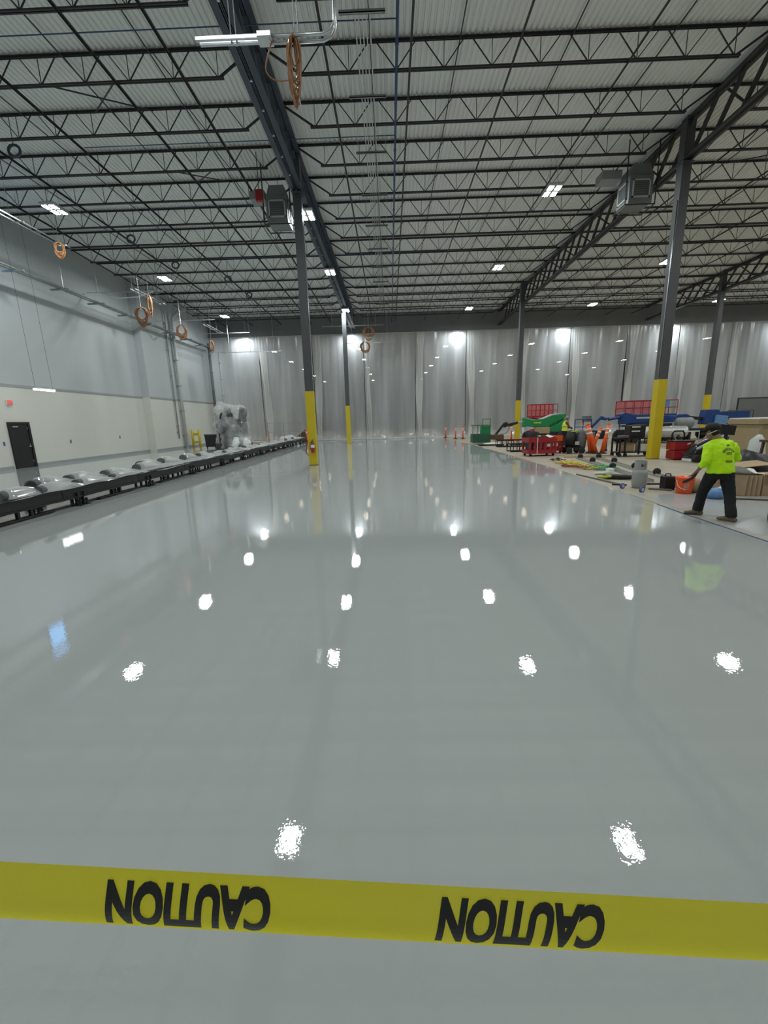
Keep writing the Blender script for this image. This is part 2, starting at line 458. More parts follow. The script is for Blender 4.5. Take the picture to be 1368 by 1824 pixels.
girder(XC2, 'farthest right truss girder above the rightmost column', 20.0, YC, 'steel_dark', .34, ((XC2, 33.8),))

# ------------------------------------------------------------------ joists
ZT, ZB = 11.78, 11.12
def joist_proto(L, sep):
    j = thing('roof_joist', 'x', 'joist')
    m = MB()
    for s in (-1, 1):
        m.bx(0, L, min(s * .012, s * .055), max(s * .012, s * .055), ZT + .015, ZT + .03); m.bx(0, L, min(s * .012, s * .024), max(s * .012, s * .024), ZT - .03, ZT + .02)
    m.build('top_chord', 'steel_dark', j)
    e = 1.0; m = MB()
    for s in (-1, 1):
        m.bx(e, L - e, min(s * .012, s * .05), max(s * .012, s * .05), ZB - .03, ZB - .015); m.bx(e, L - e, min(s * .012, s * .024), max(s * .012, s * .024), ZB - .02, ZB + .03)
    m.build('bottom_chord', 'steel_dark', j)
    for a, b in ((.12, e + .12), (L - .12, L - e - .12)):
        MB().bar((a, 0, ZT - .02), (b, 0, ZB), .05, .05).build('end_diagonal', 'steel_dark', j)
    npan = round((L - 2 * e - .3) / 1.24); w_ = (L - 2 * e - .3) / npan; x0 = e + .15
    joined = MB(); unit = {}
    def web(a, b, wd, nm):
        if not sep:
            joined.bar(a, b, wd, wd, (0, 1, 0)); return
        key = (nm, round(b[0] - a[0], 3), round(b[2] - a[2], 3))
        if key not in unit:
            o = MB().bar((0, 0, a[2]), (b[0] - a[0], 0, b[2]), wd, wd, (0, 1, 0)).build(nm, 'steel_dark', j); unit[key] = o
        else:
            o = unit[key].copy(); COL.objects.link(o); o.parent = j
        o.location.x = a[0]
    for k in range(npan + 1):
        c = x0 + k * w_
        web((c, 0, ZB), (c + .0005, 0, ZT), .017, 'web_post')
        if k > 0: web((c, 0, ZB), (c - w_ * .42, 0, ZT), .024, 'web_diagonal')
        if k < npan: web((c, 0, ZB), (c + w_ * .42, 0, ZT), .024, 'web_diagonal')
    if not sep:
        o = joined.build('web', 'steel_dark', j); o['kind'] = 'stuff'
    return j
bays = [('in the bay along the left wall', XW + .0, XA), ('in the bay between the two column rows', XA, XB), ('in the bay right of the right girder', XB, XC2), ('in the outermost right bay', XC2, 38.5)]
for bi, (bn, xa, xb) in enumerate(bays):
    L = xb - xa
    pn, pf = None, None
    ks = [k for k in range(-3, 15)]
    if bi == 2: ks = [k for k in ks if k >= -1]
    if bi == 3: ks = [k for k in ks if k >= 4]
    for q, k in enumerate(ks):
        near = -1 <= k <= 5 and bi < 3
        if near:
            if pn is None: pn = joist_proto(L, True); o = pn
            else: o = copy_tree(pn)
        else:
            if pf is None: pf = joist_proto(L, False); o = pf
            else: o = copy_tree(pf)
        o.location = (xa, Y0J + k * DYJ, 0)
        tag(o, 'dark open-web roof joist, %s from the front %s' % (ORD[q], bn), 'joist', 'open-web roof joists')

# bridging angles tying the joists together
BX = [(-15.6, 11.08), (-13.0, 11.08), (-10.2, 11.08), (-7.3, 11.08), (-5.4, 11.08), (-1.45, 11.08), (.75, 11.08), (3.5, 11.08), (6.65, 11.08), (9.0, 11.08),
      (12.6, 11.08), (15.2, 11.08), (17.9, 11.08), (20.6, 11.08), (23.0, 11.08)]
for i, (x, z) in enumerate(BX):
    m = MB(); m.bx(x - .03, x + .03, 6.2, YC - .05, z - .008, z); m.bx(x - .03, x - .02, 6.2, YC - .05, z - .06, z)
    tag(m.build('bridging_angle', 'steel_dark'), 'straight dark bridging bar under the joists, %s from the left wall' % ORD[i], 'steel bar', 'joist bridging bars')
for i, x in enumerate((-14.3, -11.6, -8.7, -6.3, -.3, 2.1, 5.1, 7.8, 13.9, 16.5, 19.2)):
    m = MB(); m.bx(x - .015, x + .015, 6.2, YC - .05, ZT - .08, ZT - .06)
    tag(m.build('bridging_rod', 'steel_dark'), 'thin bridging rod near the roof deck, %s from the left wall' % ORD[i], 'steel rod', 'thin bridging rods')
for i, (x, y, dx) in enumerate(((-12.4, Y0J - DYJ, 1.9), (-9.3, Y0J, 1.9), (-7.9, Y0J + 2 * DYJ, 1.5), (14, Y0J + 2 * DYJ, 1.6), (17, Y0J + 5 * DYJ, 1.5))):
    m = MB(); m.bar((x, y, ZB), (x + dx, y + DYJ, ZT - .04), .03, .03); m.bar((x + dx, y, ZB), (x, y + DYJ, ZT - .04), .03, .03)
    tag(m.build('cross_bridging', 'steel_dark'), 'crossed brace bars between roof joists %s, %s from the front' % (('in the left bay', 'between the column rows', 'right of the right girder')[0 if x < XA else 1 if x < XB else 2], ORD[(0, 1, 2, 0, 1)[i]]), 'brace', 'crossed roof braces')

# ------------------------------------------------------------------ high-bay lamps
def lamp_proto(far='lens', z0=10.68, ztop=ZC):
    t = thing('high_bay_lamp', 'x', 'ceiling lamp')
    MB().box((0, 0, .11), (.58, .96, .06)).build('housing', 'light_grey', t, bevel=.01)
    m = MB(); [m.box((x, 0, .16), (.03, .86, .06)) for x in (-.24, -.12, 0, .12, .24)]; m.build('heat_sink', 'light_grey', t)
    for x in (-.15, .15):
        for y in (-.23, .23):
            m = MB().box((x, y, .065), (.2, .34, .03)); m.m[0] = 1          # only the downward face glows
            m.build('lens', ['light_grey', far], t)
    for x in (-.27, .27):
        MB().tube((x, 0, .14), (x * .3, 0, ztop - z0 + .01), .006, 4).build('hanger_cable', 'steel_dark', t)
    return t
LX = [-13.75, -3.42, 6.8, 17.0, 27.3, 37.5]
LY = [1.0, 10.2, 19.5, 28.2, 37.8]
LXN = ['by left wall', 'above left columns', 'between column rows', 'right of right girder', 'far out right', 'at right edge']
P_ = lamp_proto(); first = True
PG = lamp_proto('lens', 10.22, 10.43); firstg = True
for a, x in enumerate(LX):
    for b, y in enumerate(LY):
        if a == 1:
            o = PG if firstg else copy_tree(PG); firstg = False
            o.location = (-3.27, (1, 10.0, 19.7, 26.6, 35.2)[b], 10.22 - .01)
        else:
            o = P_ if first else copy_tree(P_); first = False
            o.location = (x, y, 10.68)
        tag(o, 'glowing high-bay LED lamp, %s row from the front, %s' % (ORD[b], LXN[a]), 'ceiling lamp', 'high-bay lamps')
for a, x in enumerate(LX):
    PC_ = lamp_proto('lens_curtain', 9.92) if a == 0 else PC_
    o = PC_ if a == 0 else copy_tree(PC_); o.location = (x - .2, YC + .8, 9.92)
    tag(o, 'lamp glowing at the top edge of the plastic curtain, %s from the left wall' % ORD[a], 'ceiling lamp', 'lamps right behind the curtain top')
PF = lamp_proto('lens_far', 10.2); first = True
for a, x in enumerate(LX):
    for b, y in enumerate((53, 62, 71, 81, 93)):
        o = PF if first else copy_tree(PF); first = False
        o.location = (x, y, 10.2)
        tag(o, 'warm blurred lamp behind the plastic curtain, %s row beyond it, %s' % (ORD[b], LXN[a]), 'ceiling lamp', 'lamps in the space behind the curtain')

# tube light near the left wall
t = thing('hanging_tube_light', 'white tube light hanging on two cables by the door', 'lamp', (-16.0, 19.95, 3.6))
MB().bx(-.06, .06, -.62, .62, .03, .09).build('fixture', 'white', t)
MB().tube((0, -.6, .0), (0, .6, .0), .035, 8).build('tube', 'tube_light', t, True)
for y in (-.5, .5): MB().tube((0, y, .09), (0, y - .1, 8.2), .006, 5).build('cable', 'steel_dark', t)

# exit sign
t = thing('exit_sign', 'small red exit sign on the wall above the black door', 'sign', (XW + .005, 20.15, 2.98))
MB().bx(0, .06, -.17, .17, 0, .24).build('box', 'white', t, bevel=.008)
MB().bx(.06, .066, -.15, .15, .02, .22).build('face', 'pink_mesh', t)
vs, fs = text_geo('EXIT', .17, .006)
MB().add([(.068, v.x * .8, v.y + .12) for v in vs], fs).build('lettering', 'exit_red', t)

# small wall plates
for i, (y, z) in enumerate(((23.6, 1.13), (28.0, 1.2), (34.6, 1.3))):
    tag(MB().bx((XW if y < YJ else XJ), (XW if y < YJ else XJ) + .03, y - .04, y + .04, z - .09, z + .09).build('wall_box', 'pipe_grey', None, bevel=.008),
        'small dark wall box on the cream wall, %s from the door' % ORD[i], 'wall box', 'wall boxes')
tag(MB().bx(XW, XW + .02, 19.42, 19.5, 1.12, 1.3).build('wall_tag', 'tape_blue'), 'small blue tag on the wall left of the door', 'tag')

# ------------------------------------------------------------------ overhead pipes, trapezes
t = thing('sprinkler_main', 'long blue sprinkler pipe under the roof beside the conduit bundle', 'pipe', (.38, 6.0, 10.92))
MB().tube((0, 0, 0), (0, YC - 6.3, 0), .035, 10).build('pipe', 'blue_pipe', t, True)
for k in range(9):
    MB().tube((0, 1.6 + k * 4.2, .05), (0, 1.6 + k * 4.2, .9), .012, 6).build('hanger_rod', 'steel_dark', t)
    MB().lathe([(.05, -.05), (.05, .05)], (0, 2.4 + k * 4.2, 0), 10, 'Y').build('coupling', 'blue_pipe', t)
for i, y in enumerate((12.6, 16.9, 21.2, 27.3, 33.6)):
    m = MB(); m.tube((-10.5, y, 11.42), (.38, y, 11.42), .014, 6); m.tube((.38, y, 11.42), (.38, y, 10.92), .014, 6)
    tag(m.build('branch_pipe', 'blue_pipe', None, True), 'thin blue sprinkler branch pipe crossing under the roof, %s from the front' % ORD[i], 'pipe', 'sprinkler branch pipes')
TY = [8.9, 11.45, 13.95, 16.45, 19.2, 21.9, 24.6, 27.3, 30, 32.7, 35.4]
for i, y in enumerate(TY):
    t = thing('trapeze_hanger', 'strut trapeze carrying the conduit bundle, %s from the front' % ORD[i], 'hanger', (-.42, y, 10.72), 0, 'conduit trapezes')
    m = MB(); m.bx(-.52, .52, -.03, .03, -.06, -.04); m.bx(-.52, .52, -.03, -.02, -.06, 0); m.bx(-.52, .52, .02, .03, -.06, 0); m.build('strut', 'paint_grey', t)
    for x in (-.45, .48): MB().tube((x, 0, -.1), (x, 0, ZC - 10.72), .007, 5).build('rod', 'galv', t)
for i in range(5):
    x = -.42 - .17 + i * .085
    m = MB(); m.tube((x, 6.0, 10.745), (x, 36.0, 10.745), .015, 6)
    tag(m.build('conduit', 'galv', None, True), 'thin galvanised conduit in the overhead bundle, %s from its left side' % ORD[i], 'conduit', 'overhead conduits')

# near strut frame with coiled cable
def coil_pts(c, rx, rz, loops, ax=(1, 0, 0), jit=.03, n=18, seed=0):
    rnd = random.Random(seed); pts = []; A = Vector(ax).normalized(); B = Vector((0, 0, 1)); D = A.cross(B)
    for l in range(loops):
        jx = 1 + rnd.uniform(-jit, jit) * 4; jz = 1 + rnd.uniform(-jit, jit) * 4; off = rnd.uniform(-.05, .05)
        for k in range(n):
            a = 2 * PI * k / n
            pts.append(Vector(c) + A * (rx * jx * math.sin(a)) + B * (rz * jz * math.cos(a) - rz * (jz - 1)) + D * (off + .03 * math.sin(3 * a + l)))
    return pts
t = thing('hanging_bracket', 'bright horizontal twin strut hanging from rods at the top of the picture', 'strut', (-2.55, 7.0, 6.98))
m = MB(); m.bx(0, 1.05, -.06, -.02, -.02, .02); m.bx(.03, 1.05, .02, .06, -.02, .02); m.build('strut_near', 'galv', t)
m = MB(); m.bx(.85, 1.05, -.09, .09, -.035, .04); m.build('clamp', 'galv', t, bevel=.01)
m = MB()
for dz, yy in ((0, -.04), (-.02, .04)):
    m.path([(1.0, yy, dz), (1.75, yy, dz), (1.86, yy, dz + .04), (1.92, yy, dz + .14), (1.93, yy, dz + .6)], .022, 8)
m.build('bent_conduit', 'galv', t, True)
for x in (.48, .55): MB().tube((x, 0, -.05), (x - .06, 0, ZC - 6.98), .008, 5).build('rod', 'galv', t)
for x in (1.36, 1.41): MB().tube((x, 0, 0), (x - .03, 0, ZC - 6.98), .008, 5).build('rod', 'galv', t)
t = thing('cable_coil', 'orange brown cable coiled long and hung on the near strut', 'cable', (-1.22, 7.0, 6.70))
MB().path(coil_pts((0, 0, 0), .07, .29, 16, (.9, .4, 0), .11, 18, 3), .010, 6).build('loops', 'cable_orange', t, True)
m = MB(); m.path([(-.28 - .14 * math.sin(a) * (1 if a < 2 else 1) + .34 * max(0, a - 1.2) ** 1.3 * .32, .02 * a, .27 - .45 * math.sin(a * .62)) for a in [k * .2 for k in range(18)]], .009, 6); m.build('slack_loop', 'cable_orange', t, True)
m = MB(); m.path([(.03, 0, -.25), (.04, 0, -.42), (.06, 0, -.52)], .008, 6); m.build('cable_end', 'white', t, True)

# racks along the left wall
t = thing('wall_conduit_rack', 'long twin conduit rack running along the upper left wall', 'conduit rack', (-16.9, 12.0, 8.95))
for x in (-.11, .11): MB().tube((x, 0, 0), (x, YC - 12.6, 0), .055, 8).build('conduit', 'duct_metal', t, True)
for k in range(11):
    MB().bx(-.5, .5, k * 2.75 + .28, k * 2.75 + .38, -.12, -.05).build('strut_arm', 'paint_grey', t)
    MB().tube((.2, k * 2.75 + .33, -.06), (.2, k * 2.75 + .33, ZC - 8.95), .008, 5).build('rod', 'galv', t)
for i, (x, y, z, L) in enumerate(((-15.3, 16.5, 10.3, 5.6), (-15.3, 27.2, 9.95, 3.6), (-15.0, 36.6, 9.9, 3.4))):
    t = thing('strut_ladder', 'bright hanging strut ladder under the roof by the left wall, %s from the front' % ORD[i], 'strut', (x, y, z), 0, 'hanging strut ladders')
    for dx in (-.14, .14): MB().bx(dx - .02, dx + .02, 0, L, -.02, .02).build('rail', 'galv', t)
    for k in range(3):
        MB().bx(-.3, .3, .4 + k * (L - .8) / 2, .44 + k * (L - .8) / 2, -.06, -.02).build('cross_strut', 'galv', t)
        MB().tube((-.25, .42 + k * (L - .8) / 2, -.05), (-.25, .42 + k * (L - .8) / 2, ZC - z), .01, 5).build('rod', 'galv', t)
for i, (x0, x1, y, z) in enumerate(((-17.9, -13.2, 26.9, 9.7), (-17.43, -13.0, 33.6, 9.55), (-17.4, -12.5, 40.15, 9.9))):
    m = MB(); m.bx(x0, x1, y - .02, y + .02, z - .02, z + .02); m.tube((x1 - .4, y, z), (x1 - .4, y, ZC), .01, 5); m.tube((x0 + .6, y, z), (x0 + .6, y, ZC), .01, 5)
    tag(m.build('cross_strut', 'galv'), 'thin bright strut reaching from the left wall, %s from the front' % ORD[i], 'strut', 'struts reaching from the wall')
m = MB(); m.path([(-17.0, 26.9, 9.66), (-16, 26.9, 9.35), (-14.8, 26.9, 9.4), (-13.9, 26.9, 9.66)], .03, 6)
tag(m.build('hanging_hose', 'white', None, True), 'pale hose sagging below the strut near the left wall', 'hose')
coils = [(-15.1, 21.3, 9.95, .16, .26, 'small dim cable coil high up near the upper left lamp'),
         (-14.9, 28.2, 9.3, .12, .52, 'narrow orange cable bundle hanging below the left wall strut'),
         (-15.0, 27.3, 8.45, .30, .46, 'large round orange cable coil before the left wall'),
         (-15.0, 32.3, 8.55, .28, .42, 'orange cable coil hanging beside the wall downpipe'),
         (-15.2, 38.0, 8.45, .16, .45, 'narrow orange cable bundle hanging before the curtain corner'),
         (-1.7, 39.0, 9.35, .40, .44, 'upper orange cable ring hanging before the curtain right of the slim column'),
         (-2.08, 39.8, 8.3, .36, .42, 'lower orange cable ring hanging before the curtain right of the slim column')]
for i, (x, y, z, rx, rz, lb) in enumerate(coils):
    t = thing('cable_coil', lb, 'cable', (x, y, z), 0, 'hanging cable coils')
    MB().path(coil_pts((0, 0, 0), rx, rz, 9, (1, .5, 0) if i < 5 else (1, 0, 0), .065, 18, i + 10), .03, 5).build('loops', 'cable_orange', t, True)
    MB().tube((0, 0, rz - .1), (0, 0, ZC - z), .012, 5).build('rod', 'galv', t)
# struts before the curtain
for i, (x0, x1, y, z, lb) in enumerate(((-5.9, -.4, 40, 10.15, 'thin bright strut above the upper cable ring'), (-4.2, .6, 40.7, 8.8, 'thin dark strut beside the lower cable ring'),
                                        (-15.5, -9.8, 40.5, 8.3, 'thin dark strut before the left end of the curtain'))):
    m = MB(); m.bx(x0, x1, y - .025, y + .025, z - .025, z + .025)
    for x in (x0 + .9, (x0 + x1) / 2, x1 - .7): m.tube((x, y, z - .1), (x, y, ZC), .015, 5)
    tag(m.build('hanging_strut', 'galv'), lb, 'strut', 'struts before the curtain')

# pipes going down the left wall
def wall_pipe(x, y, r, z0, z1, mt, lb, elbow=False):
    t = thing('wall_pipe', lb, 'pipe', (x, y, 0), 0, 'vertical wall pipes')
    MB().tube((0, 0, z0), (0, 0, z1), r, 10).build('pipe', mt, t, True)
    for k in range(5):
        z = z0 + 1 + k * (z1 - z0 - 2) / 4
        MB().bx(XJ - x if x - XJ < .5 else -r, r + .02, -r - .02, r + .02, z, z + .05).build('clamp', 'paint_grey', t)
    if elbow: MB().path([(0, 0, z1), (.05, .0, z1 + .25), (.5, .3, z1 + .75), (1.0, .6, z1 + 1.0)], r, 10).build('elbow', mt, t, True)
    return t
wall_pipe(-17.25, 35.6, .13, .02, 10.0, 'light_grey', 'wide pale downpipe on the left wall with an elbow at the top', True)
wall_pipe(-17.35, 34.7, .05, .8, 10.6, 'paint_grey', 'thin grey conduit left of the wide downpipe')
wall_pipe(-16.9, 41.5, .13, 1.0, 9.3, 'pipe_grey', 'dark pipe by the wall corner above the black tub')
wall_pipe(-16.3, 42.3, .07, .6, 8.6, 'light_grey', 'pale pipe before the left edge of the curtain')
t = thing('waste_tub', 'black tub standing at the foot of the dark pipe', 'tub', (-14.2, 33.6, 0))
m = MB(); m.prism([(-.4, .12), (.4, .12), (.46, 1.05), (-.46, 1.05)], -.35, .35); m.build('body', 'black', t, bevel=.02)
MB().bx(-.5, .5, -.39, .39, 1.05, 1.12).build('rim', 'pipe_grey', t, bevel=.02)
for x in (-.33, .33): MB().lathe([(.06, -.03), (.06, .03)], (x, -.28, .06), 10, 'X').build('caster', 'rubber', t)
t = thing('yellow_guard_post', 'yellow H-shaped guard standing on the floor by the left wall', 'guard', (-16.85, 36.6, 0))
for x in (-.3, .3): MB().tube((x, 0, .0), (x, 0, 1.5), .1, 12).build('post', 'column_yellow', t, True)
for z in (.3, .98): MB().bx(-.3, .3, -.06, .06, z, z + .2).build('cross_bar', 'column_yellow', t)

# ------------------------------------------------------------------ plastic curtain
seams = [-17.4, -12.6, -7.4, -2.4, 2.6, 7.55, 12.8, 17.55, 22.9, 27.8, 32.7, 38.0, 45.9]
def sheet(i, x0, x1):
    rnd = random.Random(50 + i); ph = [rnd.uniform(0, 6.28) for _ in range(6)]
    W = x1 - x0
    W -= .06
    t = thing('plastic_sheet', 'tall translucent plastic curtain sheet, %s from the left wall' % ORD[i], 'plastic sheet', (x0, YC, 0), 0, 'plastic curtain sheets')
    def fn(u, v):
        x = u * W; z = 10.05 * v
        a = .14 * math.sin(x * 1.3 + ph[0] + .25 * z) * (.35 + .65 * (1 - v)) + .03 * math.sin(x * 3.9 + ph[1] - .2 * z) + .010 * math.sin(x * 11 + ph[2] + .5 * math.sin(z * .6 + ph[3]))
        fl = -.5 * max(0, 1 - z / 1.0) ** 2 * (.6 + .4 * math.sin(x * 1.7 + ph[4]))
        return (x, a + fl, max(z, .01))
    MB().grid(fn, 60, 30).build('film', 'curtain', t, True)
    wv = .62 if i % 3 else .4
    def f2(u, v):
        z = 10.0 * v; k = (u - .5) * (wv * (.6 + .4 * math.sin(z * .5 + ph[5]) ** 2 + .3 * v)) + .12 * math.sin(z * .35 + ph[2]) + .45
        return (k, -.16 - .10 * math.cos(u * 5 * PI) * (.5 + .5 * math.sin(z + ph[1])) - .35 * max(0, 1 - z / 1.0) ** 2, max(z, .015))
    if i: MB().grid(f2, 12, 24).build('overlap_fold', 'curtain_fold', t, True)
    def f3(u, v):
        x = u * W
        return (x, -.25 - .5 * v + .12 * math.sin(x * 2.3 + ph[0]), .02 + .10 * (1 - v) + .10 * math.sin(v * PI) * (.5 + .5 * math.sin(x * 3.1 + ph[3])))
    MB().grid(f3, 40, 6).build('floor_skirt', 'curtain_fold', t, True)
for i in range(len(seams) - 1): sheet(i, seams[i], seams[i + 1])

# ------------------------------------------------------------------ conveyor under plastic
CV0, CV1 = Vector((-7.5, 6.3, 0)), Vector((-7.95, 39.3, 0))
CL = (CV1 - CV0).length; crz = math.atan2(-(CV1 - CV0).x, (CV1 - CV0).y)
cv = thing('floor_conveyor', 'long low black conveyor frame running along the left of the wet floor', 'conveyor', CV0, crz)
nsec = 11; sl = CL / nsec
for k in range(nsec):
    for x, nm in ((0, 'side_rail'), (-1.15, 'side_rail')):
        m = MB(); m.bx(x - .03, x + .03, k * sl + .01, (k + 1) * sl - .01, .22, .44); m.bx(x - .05, x + .06, k * sl + .01, (k + 1) * sl - .01, .20, .235); m.bx(x - .05, x + .06, k * sl + .01, (k + 1) * sl - .01, .44, .47)
        m.build(nm, 'black', cv)
    for dy in (-.11, .11):
        for x in (.0, -1.15):
            m = MB(); y = k * sl + .55 + dy
            m.bx(x - .025, x + .025, y - .025, y + .025, .02, .24); m.bx(x - .09, x + .14, y - .07, y + .07, .0, .02); m.bx(x - .01, x + .075, y - .035, y + .035, .2, .32)
            m.tube((x + .08, y, .0), (x + .08, y, .17), .018, 8); m.tube((x + .08, y, .10), (x + .08, y, .14), .04, 6)
            m.build('foot', 'black', cv)
    for x in (.0, -1.15):
        m = MB()
        for dy in (-.16, .16): m.bx(x - .03, x + .03, k * sl + 1.95 + dy - .03, k * sl + 1.95 + dy + .03, .05, .22)
        m.bx(x - .05, x + .05, k * sl + 1.2, k * sl + 2.7, .02, .06); m.build('stub_support', 'black', cv)
    MB().bx(-1.15, 0, k * sl + .5, k * sl + .6, .24, .34).build('cross_beam', 'black', cv)
MB().bx(-1.12, -.03, 0, CL, .36, .38).build('bed', 'pipe_grey', cv)
# pipe ends poking out of the plastic
BUMPS = [(-.05, 1.6, .13), (-.55, 3.0, .16), (.08, 2.4, .12), (-.62, 4.2, .14), (.02, 3.6, .11), (-.55, 5.5, .12), (.05, 4.9, .09), (-.85, 7.8, .15), (-.5, 7.0, .13),
         (-.75, 9.0, .15), (-.75, 10.7, .14), (-.6, 11.8, .13), (-.3, 14, .1), (-.7, 15.6, .1), (-.5, 17.6, .12), (-.3, 27, .12), (-.6, 28.4, .12), (-.4, 30, .12), (-.6, 31.4, .12)]
BUMPS = [(a, b_, r * .85) for a, b_, r in BUMPS]
MW = Matrix.Translation(CV0) @ Matrix.Rotation(crz, 4, 'Z')
for i, (x, y, r) in enumerate(BUMPS):
    p = MW @ Vector((x - .1, y, .42 + r))
    t = thing('roller_drum', 'grey round drum end lying on the conveyor, %s from the near end' % ORD[i], 'drum', p, crz + .15, 'drums on the conveyor')
    MB().lathe([(r * .8, .02), (r, .0), (r, .5), (r * .8, .5)], (0, 0, 0), 18, 'Y').build('shell', 'pipe_grey', t, True)
    MB().lathe([(r * .78, .015), (.02, .02)], (0, 0, 0), 18, 'Y').build('end_cap', 'core_dark' if i == 1 else 'pipe_grey', t)
rn = random.Random(4); PH = [rn.uniform(0, 6) for _ in range(8)]
def drape_z(x, y):
    z = .475 + .03 * math.sin(y * 2.3 + PH[0] + x * 3) + .02 * math.sin(y * 5.1 + PH[1] - x * 4) + .012 * math.sin(y * 11 + x * 9)
    for bx_, by_, r in BUMPS:
        dy = y - by_ - .1; dx = x - bx_ + .1
        if .09 < dy < 1.6 and abs(dx) < .6:
            k = 1 if dy < .45 else max(0, 1 - (dy - .45) / 1.1)
            z = max(z, .44 + (2 * r + .015) * k * math.exp(-(dx / (r * 1.35)) ** 4))
    return z
def fdr(u, v):
    y = v * CL; x = -1.32 + u * 1.44
    if u < .04: return (x, y, .33 + .05 * math.sin(y * 3))
    if u > .965:
        return (.075 + .01 * math.sin(y * 7), y, .455 - (.0 if y < 7 else .05) * max(0, math.sin(y * .9 + 1)) - .012 * math.sin(y * 4.3))
    return (x, y, drape_z(x, y))
dp = MB().grid(fdr, 30, 420).build('plastic_drape', 'drape', None, True)
dp.location = CV0; dp.rotation_euler = (0, 0, crz)
tag(dp, 'crinkled translucent plastic film laid over the long conveyor', 'plastic film')

# wrapped machine
t = thing('wrapped_machine', 'tall machine wrapped in shiny white plastic film behind the conveyor', 'machine', (-11.55, 31.2, 0))
m = MB(); m.bx(-.85, .85, -.7, .7, .3, 2.2); m.bx(-1.1, 1.1, -.8, .8, .05, .5); m.tube((-.5, -.5, 1.9), (-.5, .5, 2.9), .3, 14); m.tube((.6, .3, 2.0), (.8, .3, 3.0), .28, 14)
m.build('body', 'core_dark', t, bevel=.05)
m = MB(); m.lathe([(.28, -.1), (.5, -.06), (.5, .06), (.28, .1)], (-.1, -.78, 2.3), 20, 'Y'); m.lathe([(.3, -.12), (.3, .12), (.02, .13)], (-.45, -.95, 1.75), 18, 'Y'); m.build('flange', 'core_dark', t)
m = MB()
m.loft([((-.1, 0, .12), 1.15, .85), ((-.1, 0, .6), 1.2, .95), ((0, 0, 1.1), 1.18, .95), ((-.05, 0, 1.7), 1.28, 1.0), ((0, 0, 2.4), 1.2, .95), ((0, 0, 3.0), 1.15, .85), ((.05, 0, 3.2), .95, .6)], 20)
m.ball((-.55, -.5, 2.85), (.5, .5, .42)); m.ball((.65, -.3, 2.8), (.5, .5, .4)); m.ball((-.5, -.75, 1.7), (.55, .45, .5)); m.ball((.9, -.5, .55), (.55, .55, .5)); m.ball((.3, -.8, .35), (.4, .4, .35)); m.ball((.9, -.2, 1.6), (.45, .6, .7))
o = m.build('film_wrap', 'wrap', t, True); remesh(o, .05, 2); displace(o, .38, .5); displace(o, .05, .16)
m = MB(); m.loft([((.5, -.95, .9), .18, .1), ((.55, -1.15, .55), .28, .16), ((.45, -1.25, .2), .2, .1)], 10); m.loft([((1.05, -.8, .8), .2, .12), ((1.25, -.95, .45), .3, .2), ((1.2, -1.0, .15), .25, .12)], 10)
o = m.build('film_tail', 'white_film', t, True); remesh(o, .04, 2); displace(o, .12, .2)

# railing and odds and ends behind the conveyor's far end
t = thing('pipe_railing', 'thin grey pipe railing before the left part of the curtain', 'railing', (-11.6, 40.3, 0))
MB().tube((0, 0, 1.85), (4.6, 0, 1.85), .03, 6).build('top_rail', 'paint_grey', t)
MB().tube((0, 0, 1.0), (4.6, 0, 1.0), .025, 6).build('mid_rail', 'paint_grey', t)
for x in (0, 1.5, 3.05, 4.6): MB().tube((x, 0, 0), (x, 0, 1.88), .03, 6).build('post', 'paint_grey', t)
t = thing('traffic_delineator', 'red orange delineator post behind the railing at its left end', 'delineator', (-11.9, 41.4, 0))
MB().lathe([(.2, 0), (.2, .05), (.06, .06)], n=12).build('base', 'rubber', t); MB().tube((0, 0, .05), (0, 0, 1.15), .06, 10).build('post', 'orange', t, True)
t = thing('traffic_delineator', 'orange delineator post beside the nearest left column, far behind it', 'delineator', (-8.15, 41.2, 0))
MB().lathe([(.2, 0), (.2, .05), (.06, .06)], n=12).build('base', 'rubber', t); MB().tube((0, 0, .05), (0, 0, 1.2), .07, 10).build('post', 'orange', t, True); MB().tube((0, 0, .8), (0, 0, .95), .073, 10).build('reflector', 'white', t, True)
m = MB(); m.prism([(-1.6, 0), (0, 0), (0, 1.1), (-.15, 1.15)], 41.7, 41.8, 'Y')
o = m.build('brown_board', 'wood_dark'); o.location = (-8.2, 0, .01); tag(o, 'dark brown triangular board leaning behind the railing', 'board')
m = MB(); [m.box((rn.uniform(-1, 1), rn.uniform(-.3, .3), .05 + .09 * k), (rn.uniform(.8, 1.5), .25, .07), rn.uniform(-.4, .4)) for k in range(3)]
o = m.build('lumber_pile', 'wood'); o.location = (-13.4, 41.2, .0); tag(o, 'small pile of brown boards on the floor behind the railing', 'lumber')
m = MB(); m.ball((0, 0, .2), (.9, .5, .38), 16); m.ball((.9, 0, .15), (.7, .4, .25), 16)
o = m.build('bunched_film', 'white_film', None, True); displace(o, .25, .3); o.location = (-9.9, 40.9, .08); tag(o, 'bunched white plastic film heap below the curtain edge', 'plastic film')

